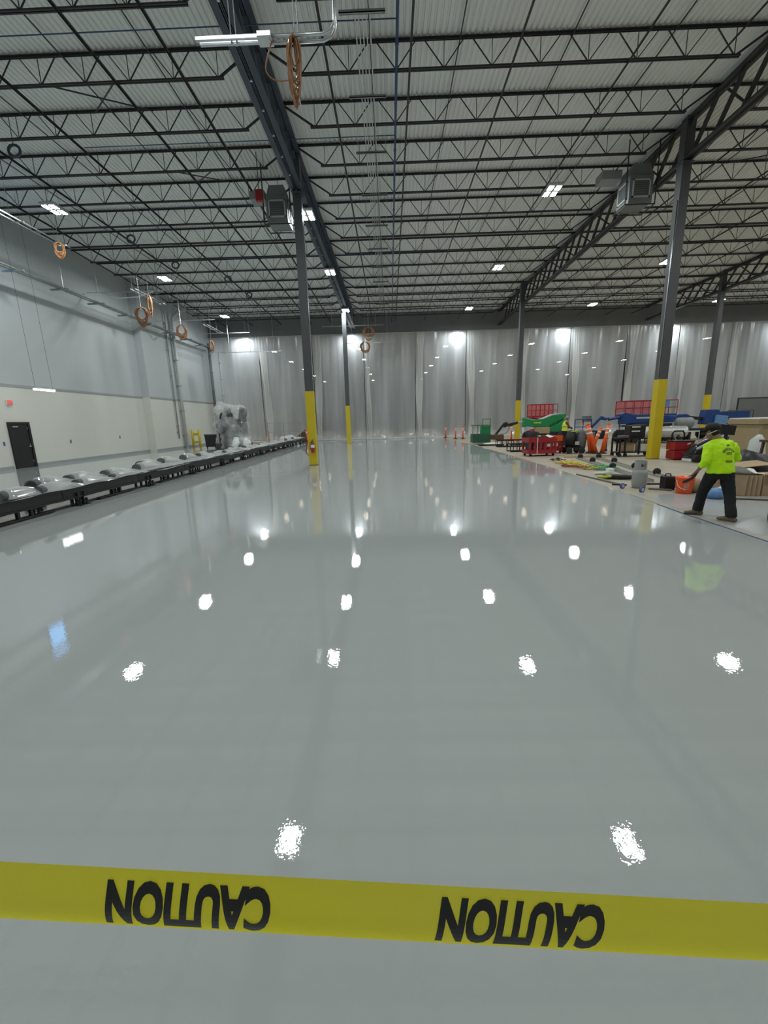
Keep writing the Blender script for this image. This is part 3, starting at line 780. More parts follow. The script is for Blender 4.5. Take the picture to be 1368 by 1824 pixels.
# fire extinguisher on the near left column
t = thing('fire_extinguisher', 'small red fire extinguisher hung on the yellow base of a column', 'extinguisher', (XA + .04, 18.2 - .31, .55))
MB().lathe([(.06, 0), (.08, .02), (.08, .36), (.05, .44), (.025, .46)], n=16).build('cylinder', 'red', t, True)
MB().lathe([(.0825, .20), (.0825, .33)], n=16).build('label_band', 'white', t, True)
m = MB(); m.box((0, 0, .49), (.04, .14, .02)); m.box((0, 0, .52), (.03, .16, .015), rx=.2); m.build('handle', 'black', t)
m = MB(); m.path([(0, -.03, .47), (-.09, -.04, .42), (-.11, -.03, .25), (-.10, -.02, .12)], .012, 6); m.build('hose', 'black', t, True)
MB().bx(-.05, .05, .07, .12, .1, .42).build('bracket', 'black', t)
m = MB(); m.path([(0, 0, 1.0), (-.08, 0, .75), (-.1, 0, .45), (0, 0, .35)], .015, 6)
o = m.build('cord_loop', 'black', None, True); o.location = (XA - .2, 18.2, .05); tag(o, 'thin dark cord loop at the left side of the column with extinguisher', 'cord')

# ------------------------------------------------------------------ air units hung below the roof
def air_unit(x, y, z0, lb, hw=.45, left=False):
    t = thing('air_unit', lb, 'air unit', (x, y, z0))
    MB().bx(-hw, hw, -hw, hw, 0, .95).build('plenum', 'duct_metal', t, bevel=.015)
    m = MB(); m.prism([(-hw, .95), (hw, .95), (hw * .7, 1.35), (-hw * .7, 1.35)], -hw * .9, hw * .9); m.build('neck', 'duct_metal', t)
    for rz in (0, -PI / 2, PI / 2):
        R = Matrix.Rotation(rz, 3, 'Z')
        g = MB()
        for a, b, c, d in ((-.34, .34, .18, .23), (-.34, .34, .75, .80), (-.34, -.29, .18, .8), (.29, .34, .18, .8)): g.bx(a, b, -hw - .04, -hw, c, d)
        g.v = [tuple(R @ Vector(p)) for p in g.v]; f = g.build('grille_frame', 'light_grey', t)
        for k in range(7):
            s_ = MB().box((0, -hw - .02, .27 + k * .075), (.58, .03, .012), rx=.6); s_.v = [tuple(R @ Vector(p)) for p in s_.v]; s_.build('slat', 'duct_metal', f)
        s_ = MB().bx(-.29, .29, -hw - .008, -hw - .002, .23, .75); s_.v = [tuple(R @ Vector(p)) for p in s_.v]; s_.build('grille_back', 'pipe_grey', f)
    fr = MB(); a = hw + .12
    for sx in (-a, a):
        fr.tube((sx, -hw, -.05), (sx, -hw, ZC - z0), .025, 6)
    fr.tube((-a, -hw, -.05), (a, -hw, -.05), .025, 6); fr.tube((-a, hw, -.05), (a, hw, -.05), .025, 6)
    for sx in (-a, a): fr.tube((sx, -hw, -.05), (sx, hw, -.05), .025, 6)
    fr.build('hanger_frame', 'steel_dark', t)
    MB().bx(-hw - .9 if not left else -hw - .75, -hw - .13, -.1, .5, 1.0, 1.32).build('side_box', 'paint_grey', t, bevel=.02)
    return t
air_unit(9.82, 18.9, 9.75, 'square grey air unit with grilles hung beside the right girder')
air_unit(-4.35, 19.4, 9.75, 'square grey air unit hung behind the nearest left column', .42, True)
t = thing('red_alarm_box', 'small red box hanging left of the air unit behind the left column', 'alarm', (-4.85, 18.3, 10.2))
MB().bx(-.13, .13, -.08, .08, 0, .4).build('case', 'red', t, bevel=.02); MB().tube((0, 0, .4), (0, 0, ZC - 10.2), .015, 6).build('rod', 'steel_dark', t)
for i, (x, y, z) in enumerate(((-12.3, 16.0, 10.95), (-12.6, 22.9, 10.95), (-12.2, 26.5, 10.95), (-10.1, 29.0, 10.9), (-9.9, 32.5, 10.9))):
    m = MB(); m.path([(x + .2 * math.cos(a * PI / 6), y, z - .05 + .17 * math.sin(a * PI / 6)) for a in range(12)], .045, 6, closed=True); m.tube((x, y, z + .1), (x, y, ZC), .012, 5)
    tag(m.build('cable_loop', 'steel_blue', None, True), 'dark ring of cable hung below a left bay joist, %s from the front' % ORD[i], 'cable', 'dark cable rings under the roof')

# ------------------------------------------------------------------ right side: machines
def wheel(par, p, r, wd, ax='Y', nm='wheel'):
    MB().lathe([(r * .5, -wd / 2), (r * .92, -wd / 2), (r, -wd * .35), (r, wd * .35), (r * .92, wd / 2), (r * .5, wd / 2)], p, 18, ax).build(nm, 'rubber', par, True)

# green articulated boom lift
g = thing('green_boom_lift', 'green articulated boom lift parked before the far column', 'boom lift', (10.7, 30.2, 0))
m = MB(); m.prism([(-1.4, 1.08), (-1.2, 1.15), (-.6, 1.08), (.3, 1.05), (.75, 1.2), (1.45, 1.72), (1.45, 1.95), (.55, 1.86), (-.3, 1.58), (-.9, 1.58), (-1.4, 1.76)], -.35, .2); m.build('upper_boom', 'green', g, bevel=.03)
m = MB(); m.prism([(.05, .8), (.5, .72), (1.35, .72), (1.45, 1.1), (1.45, 1.62), (.85, 1.24), (.35, 1.02), (.02, .95)], -.5, .4); m.build('turret_hood', 'green', g, bevel=.04)
m = MB(); m.prism([(-.2, 1.62), (.55, 1.92), (1.1, 1.98), (1.0, 1.92), (.5, 1.84), (-.1, 1.6)], -.36, .21); m.build('top_cover', 'light_grey', g)
m = MB(); m.bar((.35, -.36, 1.16), (1.35, -.36, 1.66), .02, .07, (0, 1, 0)); m.build('boom_gap', 'black', g)
MB().bx(-1.0, 1.5, -.6, .6, .38, .74).build('chassis', 'black', g, bevel=.03)
MB().box((-.2, -.52, .85), (1.0, .3, .42)).build('side_box', 'cardboard', g, bevel=.02)
for x in (-.75, 1.15):
    for y in (-.75, .75): wheel(g, (x, y, .4), .4, .28)
m = MB(); m.path([(-1.35, 0, 1.45), (-1.75, 0, 1.42), (-2.1, 0, 1.3)], .07, 8); m.build('jib_pin', 'light_grey', g)
m = MB(); m.prism([(-1.72, 1.5), (-1.75, 1.34), (-2.3, 1.16), (-2.45, 1.2), (-2.6, 1.1), (-2.75, 1.15), (-2.72, 1.42), (-2.55, 1.5), (-2.4, 1.36)], -.1, .1); m.build('jib', 'black', g, bevel=.02)
MB().bar((-2.65, 0, 1.4), (-3.35, 0, .5), .14, .16, (0, 1, 0)).build('lower_jib', 'black', g, bevel=.02)
m = MB(); m.path([(-2.45, -.12, 1.3), (-2.35, -.14, .95), (-2.55, -.14, .72), (-2.95, -.12, .62)], .02, 6); m.build('hose', 'black', g, True)
MB().bx(-3.7, -2.75, -.35, .35, .3, .62).build('platform_mount', 'wood_dark', g, bevel=.02)
# basket (sub-parts: rails)
bk = MB().bx(-4.95, -3.7, -.45, .45, .1, .72).build('basket', 'green_dark', g, bevel=.02)
for x in (-4.95, -4.6, -3.75): MB().tube((x, -.42, .7), (x, -.42, 1.3), .025, 6).build('post', 'green_dark', bk)
MB().tube((-4.95, -.42, 1.3), (-3.75, -.42, 1.3), .025, 6).build('rail', 'green_dark', bk)
MB().tube((-4.95, .42, 1.3), (-3.75, .42, 1.3), .025, 6).build('rail', 'green_dark', bk)
m = MB(); m.bx(-4.3, -3.72, -.2, .3, .5, 1.25); m.tube((-4.25, -.3, 1.2), (-4.25, -.3, 1.72), .03, 6); m.tube((-3.72, -.3, 1.2), (-3.72, -.3, 1.72), .03, 6); m.tube((-4.25, -.3, 1.72), (-3.72, -.3, 1.72), .03, 6)
m.build('control_console', 'green', bk)
# maker's lettering is unreadable in the photograph: a short pale bar of marks
m = MB(); [m.bx(-.72 + k * .085, -.66 + k * .085, -.36, -.355, 1.33, 1.33 + h) for k, h in enumerate((.10, .08, .10, .07, .09, .10))]; m.build('lettering', 'vest', g)

# scissor lifts
def scissor(x, y, W, D, zf, lb, rail, panel, base, flag=False):
    t = thing('scissor_lift', lb, 'scissor lift', (x, y, 0))
    MB().bx(-W / 2, W / 2, -D / 2, D / 2, .22, .7).build('base', base, t, bevel=.03)
    for xx in (-W * .36, W * .36):
        for yy in (-D / 2, D / 2): wheel(t, (xx, yy, .22), .22, .12)
    n = max(1, round((zf - .75) / .3)); h = (zf - .75) / n
    for k in range(n):
        for yy in (-D * .35, D * .35):
            MB().bar((-W * .42, yy, .73 + k * h), (W * .42, yy, .73 + (k + 1) * h), .06, .08, (0, 1, 0)).build('scissor_arm', base, t)
            MB().bar((W * .42, yy + .06, .73 + k * h), (-W * .42, yy + .06, .73 + (k + 1) * h), .06, .08, (0, 1, 0)).build('scissor_arm', base, t)
    MB().bx(-W / 2, W / 2, -D / 2, D / 2, zf - .02, zf + .14).build('deck', base, t)
    for yy in (-D / 2, D / 2):
        for k in range(7): MB().tube((-W / 2 + k * W / 6, yy, zf + .1), (-W / 2 + k * W / 6, yy, zf + 1.0), .028, 6).build('post', rail, t)
        for z in (.55, 1.0): MB().tube((-W / 2, yy, zf + z), (W / 2, yy, zf + z), .028, 6).build('rail', rail, t)
    for xx in (-W / 2, W / 2):
        for z in (.55, 1.0): MB().tube((xx, -D / 2, zf + z), (xx, D / 2, zf + z), .028, 6).build('rail', rail, t)
    if panel: MB().bx(-W / 2 + .03, W / 2 - .03, D / 2 - .02, D / 2 + .0, zf + .15, zf + .97).build('mesh_panel', panel, t)
    if flag: MB().bx(W * .22, W * .34, -D / 2 - .03, -D / 2 - .01, zf + .56, zf + .97).build('blue_sign', 'blue_light', t)
    return t
scissor(12.15, 34.5, 2.0, 1.1, 1.72, 'small red railed scissor lift behind the green boom lift', 'red', 'pink_mesh', 'red')
scissor(16.85, 28.6, 3.3, 1.2, 1.62, 'wide pink railed scissor platform behind the right column', 'red', 'pink_mesh', 'blue', True)

# blue boom lift lying left and right of the column
b = thing('blue_boom_lift', 'dark blue boom lift with folded arm left of the right column', 'boom lift', (15.3, 26.8, 0))
MB().bx(-.9, 2.4, -.6, .6, .4, .85).build('chassis', 'black', b, bevel=.03)
m = MB(); m.prism([(-1.0, 1.2), (2.2, 1.25), (2.2, 1.62), (-.4, 1.78), (-.9, 1.9), (-1.05, 1.8)], -.3, .3); m.build('boom', 'blue', b, bevel=.03)
MB().bx(-.2, .7, -.32, -.305, 1.5, 1.6).build('lettering', 'light_grey', b)
MB().bx(-.4, 1.9, -.5, .5, .8, 1.2).build('turret', 'black', b, bevel=.03)
for x in (-.6, 1.9):
    for y in (-.7, .7): wheel(b, (x, y, .42), .42, .28)
m = MB(); m.path([(-1.0, 0, 1.62), (-1.5, 0, 1.55), (-1.75, 0, 1.5)], .09, 8); m.build('jib_link', 'blue', b)
m = MB(); m.prism([(-1.7, 1.62), (-1.95, 1.6), (-2.2, 1.72), (-2.4, 1.5), (-2.2, 1.5), (-1.95, 1.45)], -.1, .1); m.build('jib_knuckle', 'blue', b)
MB().bar((-2.2, 0, 1.65), (-3.1, 0, .7), .14, .16, (0, 1, 0)).build('jib_arm', 'blue', b, bevel=.02)
bk = MB().bx(-3.95, -2.9, -.4, .4, .5, .64).build('basket_floor', 'blue', b)
for x in (-3.95, -3.45, -2.95): MB().tube((x, -.38, .6), (x, -.38, 1.55), .03, 6).build('post', 'blue', bk)
for z in (1.1, 1.55): MB().tube((-3.95, -.38, z), (-2.95, -.38, z), .03, 6).build('rail', 'blue', bk)
m = MB(); m.bx(-3.3, -2.95, -.35, .2, 1.4, 1.75); m.build('control_box', 'pipe_grey', bk)
b = thing('blue_boom_lift', 'blue lift machine between the two right columns behind the worker', 'boom lift', (20.4, 29.4, 0))
MB().bx(-1.0, 1.6, -.55, .55, .55, .75).build('chassis', 'black', b, bevel=.03)
m = MB(); m.prism([(-1.3, 1.45), (-1.1, 1.3), (-.3, 1.3), (-.2, 1.55), (-.5, 1.72), (-1.1, 1.7)], -.35, .35); m.build('counterweight', 'blue', b, bevel=.04)
m = MB(); m.prism([(-.6, .6), (-.1, .6), (-.1, 1.35), (-.9, 1.35)], -.3, .3); m.build('pedestal', 'black', b)
m = MB(); m.bar((-.4, 0, 1.5), (.8, 0, 1.35), .2, .22, (0, 1, 0)); m.build('arm', 'black', b)
m = MB(); m.prism([(.7, 1.0), (1.9, .9), (1.95, 1.5), (1.6, 1.95), (.8, 1.95), (.75, 1.6)], -.3, .3); m.build('turret', 'blue', b, bevel=.03)
m = MB(); m.prism([(1.5, .3), (1.9, .3), (2.1, 1.0), (2.2, 1.5), (1.4, 1.6), (1.35, 1.0)], -.45, -.3); m.build('side_cover', 'blue_light', b, bevel=.03)
for x in (-.7, 1.3):
    for y in (-.65, .65): wheel(b, (x, y, .36), .36, .24)
m = MB(); [m.tube((x, -.3, .5), (x, -.3, 1.85), .03, 6) for x in (2.4, 3.9)]; m.tube((2.2, -.3, 1.85), (3.9, -.3, 1.85), .03, 6); m.tube((2.2, -.3, .7), (3.9, -.3, .7), .03, 6); m.build('rail_frame', 'steel_blue', b)
MB().bx(2.2, 3.7, -.3, .3, 1.35, 1.8).build('basket_panel', 'blue', b)

# railing and grey panel at the far right
t = thing('guard_railing', 'dark guard railing before the curtain left of the grey panel', 'railing', (28.2, 38.6, 0))
for x in (0, 1.6, 1.95, 3.4): MB().tube((x, 0, 0), (x, 0, 1.65), .035, 6).build('post', 'steel_dark', t)
for z in (.75, 1.65): MB().tube((0, 0, z), (3.4, 0, z), .035, 6).build('rail', 'steel_dark', t)
t = thing('grey_panel', 'large grey panel with black edge standing before the curtain at right', 'panel', (33.2, 41.6, 0), .0)
MB().bx(0, 5.2, 0, .08, .15, 2.95).build('face', 'panel_grey', t)
m = MB(); m.bx(-.05, 5.25, -.02, .1, 2.95, 3.03); m.bx(-.05, 5.25, -.02, .1, .1, .16); m.bx(-.06, 0, -.02, .1, .1, 3.03); m.bx(5.2, 5.26, -.02, .1, .1, 3.03); m.build('frame', 'black', t)
for x in (.4, 2.6, 4.8): MB().bx(x - .05, x + .05, -.3, .4, 0, .1).build('foot', 'black', t)

# silver duct on stand
t = thing('silver_duct', 'silver spiral duct lying on a stand behind the right column', 'duct', (15.0, 23.6, 0))
m = MB(); m.lathe([(.29, -1.2)] + [(.29 + (.012 if k % 2 else 0), -1.2 + k * .12) for k in range(21)], (0, 0, .80), 22, 'X'); m.build('tube', 'silver', t, True)
MB().lathe([(.30, 1.19), (.305, 1.22), (.02, 1.225)], (0, 0, .80), 22, 'X').build('open_end', 'black', t)
for x in (-.8, .8):
    m = MB(); m.bx(x - .04, x + .04, -.35, .35, .42, .5); [m.bx(x - .03, x + .03, yy - .03, yy + .03, 0, .45) for yy in (-.3, .3)]; m.build('stand', 'steel_dark', t)
t = thing('silver_duct', 'short grey duct piece lying beyond the silver duct', 'duct', (17.15, 25.2, 0))
MB().lathe([(.3, -.4), (.32, -.36), (.32, .36), (.3, .4)], (0, 0, 1.2), 22, 'X').build('tube', 'duct_metal', t, True)
[MB().bx(x - .05, x + .05, -.25, .25, 0, .88).build('stand', 'black', t) for x in (-.25, .25)]

# traffic delineators by the curtain
def delineator(x, y, h, lb, tilt=(0, 0), grp='orange delineator posts', nm='traffic_delineator'):
    t = thing(nm, lb, 'delineator', (x, y, 0), 0, grp)
    MB().lathe([(.2, 0), (.2, .04), (.08, .06)], n=14).build('base', 'rubber', t)
    tx, ty = tilt
    MB().path([(0, 0, .05), (tx, ty, h)], [.065, .05] if not tx else [.1, .07], 10).build('post', 'orange', t, True)
    for z in (.68, .82):
        MB().path([(tx * z, ty * z, h * z), (tx * (z + .07), ty * (z + .07), h * (z + .07))], .068 if not tx else .084, 10).build('reflector', 'white', t, True)
    MB().path([(tx, ty, h), (tx * 1.04, ty * 1.04, h * 1.04)], [.05, .075], 10).build('grip', 'orange', t, True)
delineator(5.45, 42.0, 1.1, 'orange delineator nearest the curtain, leftmost of three')
delineator(5.9, 38.6, 1.05, 'orange delineator in the middle of three near the curtain')
delineator(6.5, 38.2, 1.08, 'orange delineator right beside the green lift basket')
delineator(12.55, 28.0, 1.3, 'thin orange delineator behind the worker in the vest')
delineator(9.35, 33.0, 1.15, 'orange delineator half hidden behind the green boom')

# orange barricade posts leaning in a V
def lean_post(x, y, tx, ty, h, lb):
    delineator(x, y, h, lb, (tx, ty), 'orange posts leaning together', 'leaning_delineator')
lean_post(9.75, 20.2, -.42, .05, 1.35, 'orange post leaning left, leftmost of the V-shaped group')
lean_post(9.72, 20.65, .40, .0, 1.15, 'orange post leaning right in the V-shaped group, crossing the left one')
lean_post(10.05, 20.2, .24, .05, 1.33, 'bright orange post leaning right, rightmost of the V-shaped group')
lean_post(9.62, 20.45, -.2, .1, 1.3, 'orange post behind the leftmost one of the V-shaped group')

# dark cart left of the orange posts
t = thing('equipment_cart', 'dark loaded hand cart with wheels left of the orange posts', 'cart', (8.85, 20.75, 0))
MB().bx(-.38, .5, -.3, .3, .25, .32).build('platform', 'black', t)
for x in (-.25, .35):
    for y in (-.3, .3): wheel(t, (x, y, .15), .15, .08)
m = MB(); m.loft([((.38, 0, .1), .2, .28), ((.4, 0, .6), .24, .3), ((.36, 0, 1.0), .2, .25), ((.3, 0, 1.1), .12, .18)], 12); m.build('grey_cover', 'pipe_grey', t, True)
m = MB(); m.loft([((-.1, 0, .3), .22, .26), ((-.1, 0, .7), .25, .26), ((-.05, 0, 1.0), .2, .2), ((0, 0, 1.08), .12, .12)], 12); m.build('bundle', 'black', t, True)
m = MB(); m.box((0, -.12, 1.06), (.28, .2, .05), .4); m.build('yellow_strap', 'lime', t)
MB().box((.1, -.31, .5), (.2, .03, .16)).build('label_plate', 'light_grey', t)

# red carts with barred sides
def red_cart(x, y, W, D, H, rz, lb, top=None):
    t = thing('red_cart', lb, 'cart', (x, y, 0), rz, 'red barred carts')
    for sy in (-1, 1):
        yy = sy * D / 2
        MB().bx(-W / 2, W / 2, yy - .03, yy + .03, H - .2, H).build('upper_band', 'red', t)
        MB().bx(-W / 2, W / 2, yy - .03, yy + .03, .12, .3).build('lower_band', 'red', t)
        n = 6
        for k in range(n):
            MB().bx(-W / 2 + k * (W - .08) / (n - 1), -W / 2 + .08 + k * (W - .08) / (n - 1), yy - .025, yy + .025, .3, H - .2).build('upright', 'red', t)
    for sx in (-1, 1):
        xx = sx * W / 2
        m = MB(); m.bx(xx - .02, xx + .02, -D / 2, D / 2, H - .2, H); m.bx(xx - .02, xx + .02, -D / 2, D / 2, .12, .3); m.build('end_band', 'red', t)
    MB().bx(-W / 2, W / 2, -D / 2, D / 2, .14, .18).build('floor', 'black', t)
    for sx in (-.42, .42):
        for sy in (-.4, .4): wheel(t, (sx * W, sy * D, .06), .06, .05, 'Y', 'caster')
    return t
c1 = red_cart(6.95, 19.9, 1.3, .75, .84, .12, 'red barred cart at the edge of the wet floor with white papers on top')
MB().tube((-.28, -.41, .1), (-.28, -.41, .85), .02, 6).build('white_pole', 'white', c1)
MB().box((.25, -.42, .5), (.16, .02, .12)).build('label_plate', 'light_grey', c1)
MB().box((-.5, -.1, .5), (.2, .3, .5)).build('black_load', 'black', c1)
c2 = red_cart(8.0, 21.3, .9, .7, .86, .1, 'smaller red barred cart with an orange panel, right of the first')
MB().bx(-.4, .43, -.40, -.38, .6, .85).build('orange_panel', 'orange', c2)
o = MB().grid(lambda u, v: (u * .7, v * .45, .06 * math.sin(u * 7) * math.cos(v * 5) + .05), 14, 10).build('crumpled_film', 'white_film', None, True)
o.location = (6.9, 19.7, .85); tag(o, 'crumpled white film lying on top of the red cart', 'plastic film')

# black lattice sections on the floor
def lattice(x, y, L, D, H, rz, lb):
    t = thing('lattice_section', lb, 'steel section', (x, y, 0), rz, 'black lattice sections')
    for sy in (0, D):
        for z in (.03, H): MB().bx(0, L, sy - .03, sy + .03, z - .03, z + .03).build('chord', 'black', t)
        n = int(L / .3)
        for k in range(n + 1): MB().bx(k * L / n - .02, k * L / n + .02, sy - .02, sy + .02, .03, H).build('bar', 'black', t)
    return t
lattice(6.3, 22.3, 1.7, .6, .4, .03, 'black lattice frame on the floor behind the first red cart, the nearer one')
lattice(6.6, 26.3, 2.6, .6, .42, -.1, 'black lattice frame on the floor beside the green lift, the farther one')
lattice(8.6, 24.0, 2.2, .6, .42, .05, 'black lattice frame on the floor at the feet of the worker in the vest')
t = thing('folded_tarp', 'flat white tarp on dark boards by the wet floor edge', 'tarp', (6.6, 28.0, 0))
MB().box((0, 0, .05), (1.6, .5, .08), .1).build('boards', 'black', t); o = MB().ball((.1, 0, .12), (.6, .22, .09), 14).build('tarp', 'white_film', t, True)
m = MB(); m.path(coil_pts((0, 0, 0), .9, .0, 5, (1, 0, 0), .05, 16, 5), .035, 5)
o = m.build('orange_hose', 'orange', None, True); o.location = (9.1, 33.5, .12); o.scale = (1, 4, 1); tag(o, 'flat heap of orange hose on the floor behind the dark jib', 'hose')

# black work cart, box on top
t = thing('work_cart', 'black open work cart on casters before the right column', 'cart', (10.55, 18.6, 0))
MB().bx(-.75, .85, -.35, .35, .74, .80).build('top', 'black', t); MB().bx(-.75, .85, -.35, .35, .16, .2).build('lower_shelf', 'black', t)
for x in (-.72, -.5, .1, .82):
    for y in (-.32, .32): MB().bx(x - .03, x + .03, y - .03, y + .03, .1, .78).build('leg', 'black', t)
for x in (-.7, -.45, .75):
    for y in (-.3, .3): wheel(t, (x, y, .08), .08, .05, 'Y', 'caster')
tag(MB().bx(10.15, 10.55, 18.45, 18.85, .21, .58).build('carton', 'cardboard', None, bevel=.01), 'brown carton on the lower shelf of the black work cart', 'box')
t = thing('equipment_case', 'black case with white stripes standing on the work cart', 'case', (10.65, 18.75, .805))
MB().bx(-.3, .35, -.25, .25, 0, .52).build('body', 'black', t, bevel=.02); [MB().bx(-.25, .1, -.262, -.252, z, z + .05).build('stripe', 'white', t) for z in (.24, .42)]
tag(MB().lathe([(.06, 0), (.07, .02), (.07, .2), (.03, .26), (.03, .3)], (11.25, 18.5, .81), 14).build('blue_bottle', 'blue_light', None, True), 'small pale blue bottle on the end of the work cart', 'bottle')
for i, (x, y, z, s_, mt_, lb) in enumerate(((10.95, 18.6, .21, (.35, .4, .3), 'white', 'white box on the lower shelf of the work cart'), (10.05, 18.5, .805, (.35, .3, .1), 'pipe_grey', 'flat grey tool box on the work cart left end'))):
    tag(MB().box((x, y, z + s_[2] / 2), s_, .1).build('tool_box', mt_, None, bevel=.01), lb, 'box')
t = thing('stock_cart', 'dark stock cart behind the black work cart', 'cart', (9.9, 21.6, 0))
MB().bx(-.7, .9, -.4, .4, .62, .68).build('deck', 'steel_dark', t); [MB().bx(x - .03, x + .03, -.37, -.31, .08, .65).build('leg', 'steel_dark', t) for x in (-.65, .1, .85)]
[wheel(t, (x, -.34, .07), .07, .05, 'Y', 'caster') for x in (-.65, .1, .85)]
MB().bx(-.5, .3, -.3, .3, .68, .95).build('load', 'pipe_grey', t, bevel=.03); MB().bx(.35, .85, -.3, .3, .68, 1.05).build('load_dark', 'black', t, bevel=.03)

# red bin with handle
t = thing('red_tool_bin', 'red tool bin with black push handle at the foot of the right column', 'bin', (11.35, 16.75, 0))
MB().bx(-.36, .36, -.25, .25, .03, .36).build('lower_drawer', 'red', t, bevel=.02); MB().bx(-.38, .38, -.26, .26, .38, .70).build('upper_box', 'red', t, bevel=.02); MB().bx(-.4, .4, -.28, .28, .70, .75).build('lid', 'black', t, bevel=.02)
m = MB(); m.path([(-.3, .1, .74), (-.28, .1, 1.0), (-.22, .1, 1.1), (.12, .1, 1.1), (.18, .1, 1.0), (.2, .1, .74)], .03, 8); m.build('push_handle', 'black', t, True)
[MB().box((x, -.262, z), (.14, .01, .04), ry=-.4).build('white_mark', 'white', t) for x, z in ((.05, .28), (.16, .62))]
[wheel(t, (x, -.2, .04), .04, .03, 'Y', 'caster') for x in (-.3, .3)]
t = thing('platform_trolley', 'thin metal trolley right of the red bin', 'trolley', (12.0, 17.6, 0))
MB().bx(-.1, .8, -.25, .25, .18, .22).build('deck', 'paint_grey', t); m = MB(); m.tube((.5, -.2, .2), (.5, -.2, 1.05), .02, 6); m.tube((-.6, -.2, 1.05), (.5, -.2, 1.05), .02, 6); m.tube((-.1, -.2, .2), (-.6, -.2, 1.05), .02, 6); m.build('handle', 'galv', t)
[wheel(t, (x, y, .09), .09, .06, 'Y', 'caster') for x in (0, .65) for y in (-.2, .2)]

# black draped bundle right of the bin
t = thing('covered_equipment', 'equipment under a shiny black cover left of the worker', 'equipment', (12.05, 15.9, 0))
m = MB(); m.loft([((-.9, 0, .1), .25, .3), ((-.65, 0, .42), .25, .35), ((-.1, 0, .62), .3, .4), ((.5, 0, .72), .3, .4), ((.9, 0, .45), .2, .35)], 14, (0, 0, 1)); m.bx(-.85, .9, -.3, .3, .12, .45)
o = m.build('cover', 'black_gloss', t, True); remesh(o, .04, 3)
m = MB(); m.path([(-.85, -.3, .48), (-.4, -.34, .72), (.1, -.34, .95), (.5, -.3, 1.0)], [.05, .07, .06, .04], 8); m.build('grey_highlight', 'light_grey', t, True)  # highlight on the black cover, put in as a pale grey shape
MB().bx(-1.0, .9, -.25, .25, .0, .12).build('white_base', 'white', t, bevel=.03)
MB().lathe([(.12, -.1), (.14, -.08), (.14, .08), (.12, .1)], (-.85, -.35, .14), 14, 'Y').build('wheel', 'rubber', t)
for i, (x, y, s_, rz, lb) in enumerate(((14.2, 18.5, (.9, .6, .45), .3, 'open brown carton behind the black covered equipment'), (15.5, 19.6, (1.2, .7, .5), -.2, 'wide brown carton behind the worker head'))):
    t = thing('cardboard_carton', lb, 'box', (x, y, 0), rz)
    MB().bx(-s_[0] / 2, s_[0] / 2, -s_[1] / 2, s_[1] / 2, 0, s_[2]).build('body', 'cardboard', t)
    m = MB(); m.add([(-s_[0] / 2, -s_[1] / 2, s_[2]), (s_[0] / 2, -s_[1] / 2, s_[2]), (s_[0] / 2, -s_[1] / 2 - .25, s_[2] + .12), (-s_[0] / 2, -s_[1] / 2 - .25, s_[2] + .12)], [(0, 1, 2, 3)])
    o = m.build('flap', 'cardboard', t); o.modifiers.new('s', 'SOLIDIFY').thickness = .008
t = thing('black_monitor_box', 'black flat box standing behind the head of the near worker', 'box', (9.05, 11.6, 0))
MB().box((0, 0, 1.32), (.42, .1, .26), 0, ry=.12).build('panel', 'black', t, bevel=.01); MB().bx(-.03, .03, -.03, .03, .03, 1.2).build('stand', 'black', t); MB().bx(-.25, .25, -.2, .2, 0, .03).build('base', 'black', t)

# big tan crate, dark stand before it
t = thing('shipping_crate', 'big tan shipping crate at the right edge of the picture', 'crate', (12.75, 14.1, 0), -.05)
MB().bx(-1.15, 1.3, -.6, .6, .1, 1.38).build('body', 'crate_tan', t); MB().bx(-1.22, 1.36, -.66, .66, 1.38, 1.54).build('lid', 'crate_tan', t, bevel=.01)
MB().bx(-1.2, 1.34, -.64, .64, 1.54, 1.57).build('white_sheet', 'white', t)
for x in (-1.0, 0, 1.1): MB().bx(x - .06, x + .06, -.6, .6, 0, .1).build('skid', 'wood', t)
for x in (-1.15, .1, 1.2): MB().bx(x, x + .1, -.63, -.6, .1, 1.38).build('batten', 'crate_tan', t)
m = MB(); m.loft([((11.25, 13.1, .02), .25, .25), ((11.2, 13.1, .5), .2, .25), ((11.25, 13.15, .9), .16, .2), ((11.3, 13.2, 1.02), .06, .08)], 14)
o = m.build('film_bag', 'light_grey', None, True); displace(o, .15, .25); tag(o, 'pale grey film bag leaning on the tan crate beside the worker shoulder', 'bag')
t = thing('wooden_stand', 'dark wooden stand with open frame before the tan crate', 'stand', (10.25, 11.2, 0))
for x in (-.38, .0, .42):
    for y in (-.25, .25): MB().bar((x, y, 0), (x * .85, y * .85, 1.0), .05, .05).build('leg', 'wood_dark', t)
for z in (.45, .98): MB().bx(-.4, .44, -.27, .27, z, z + .06).build('shelf', 'wood_dark', t)
tag(MB().bx(10.15, 10.75, 10.95, 11.4, 1.045, 1.32).build('black_box', 'black', None, bevel=.02), 'black box sitting on the dark wooden stand', 'box')
m = MB(); m.loft([((8.6, 10.2, .1), .6, .4), ((8.9, 10.2, .35), .75, .4), ((9.1, 10.2, .5), .4, .25)], 14, (1, 0, 0)); o = m.build('dark_tarp', 'black', None, True); displace(o, .2, .3); o.location.z = -.02; tag(o, 'dark heap of tarp behind the cardboard boxes', 'tarp')

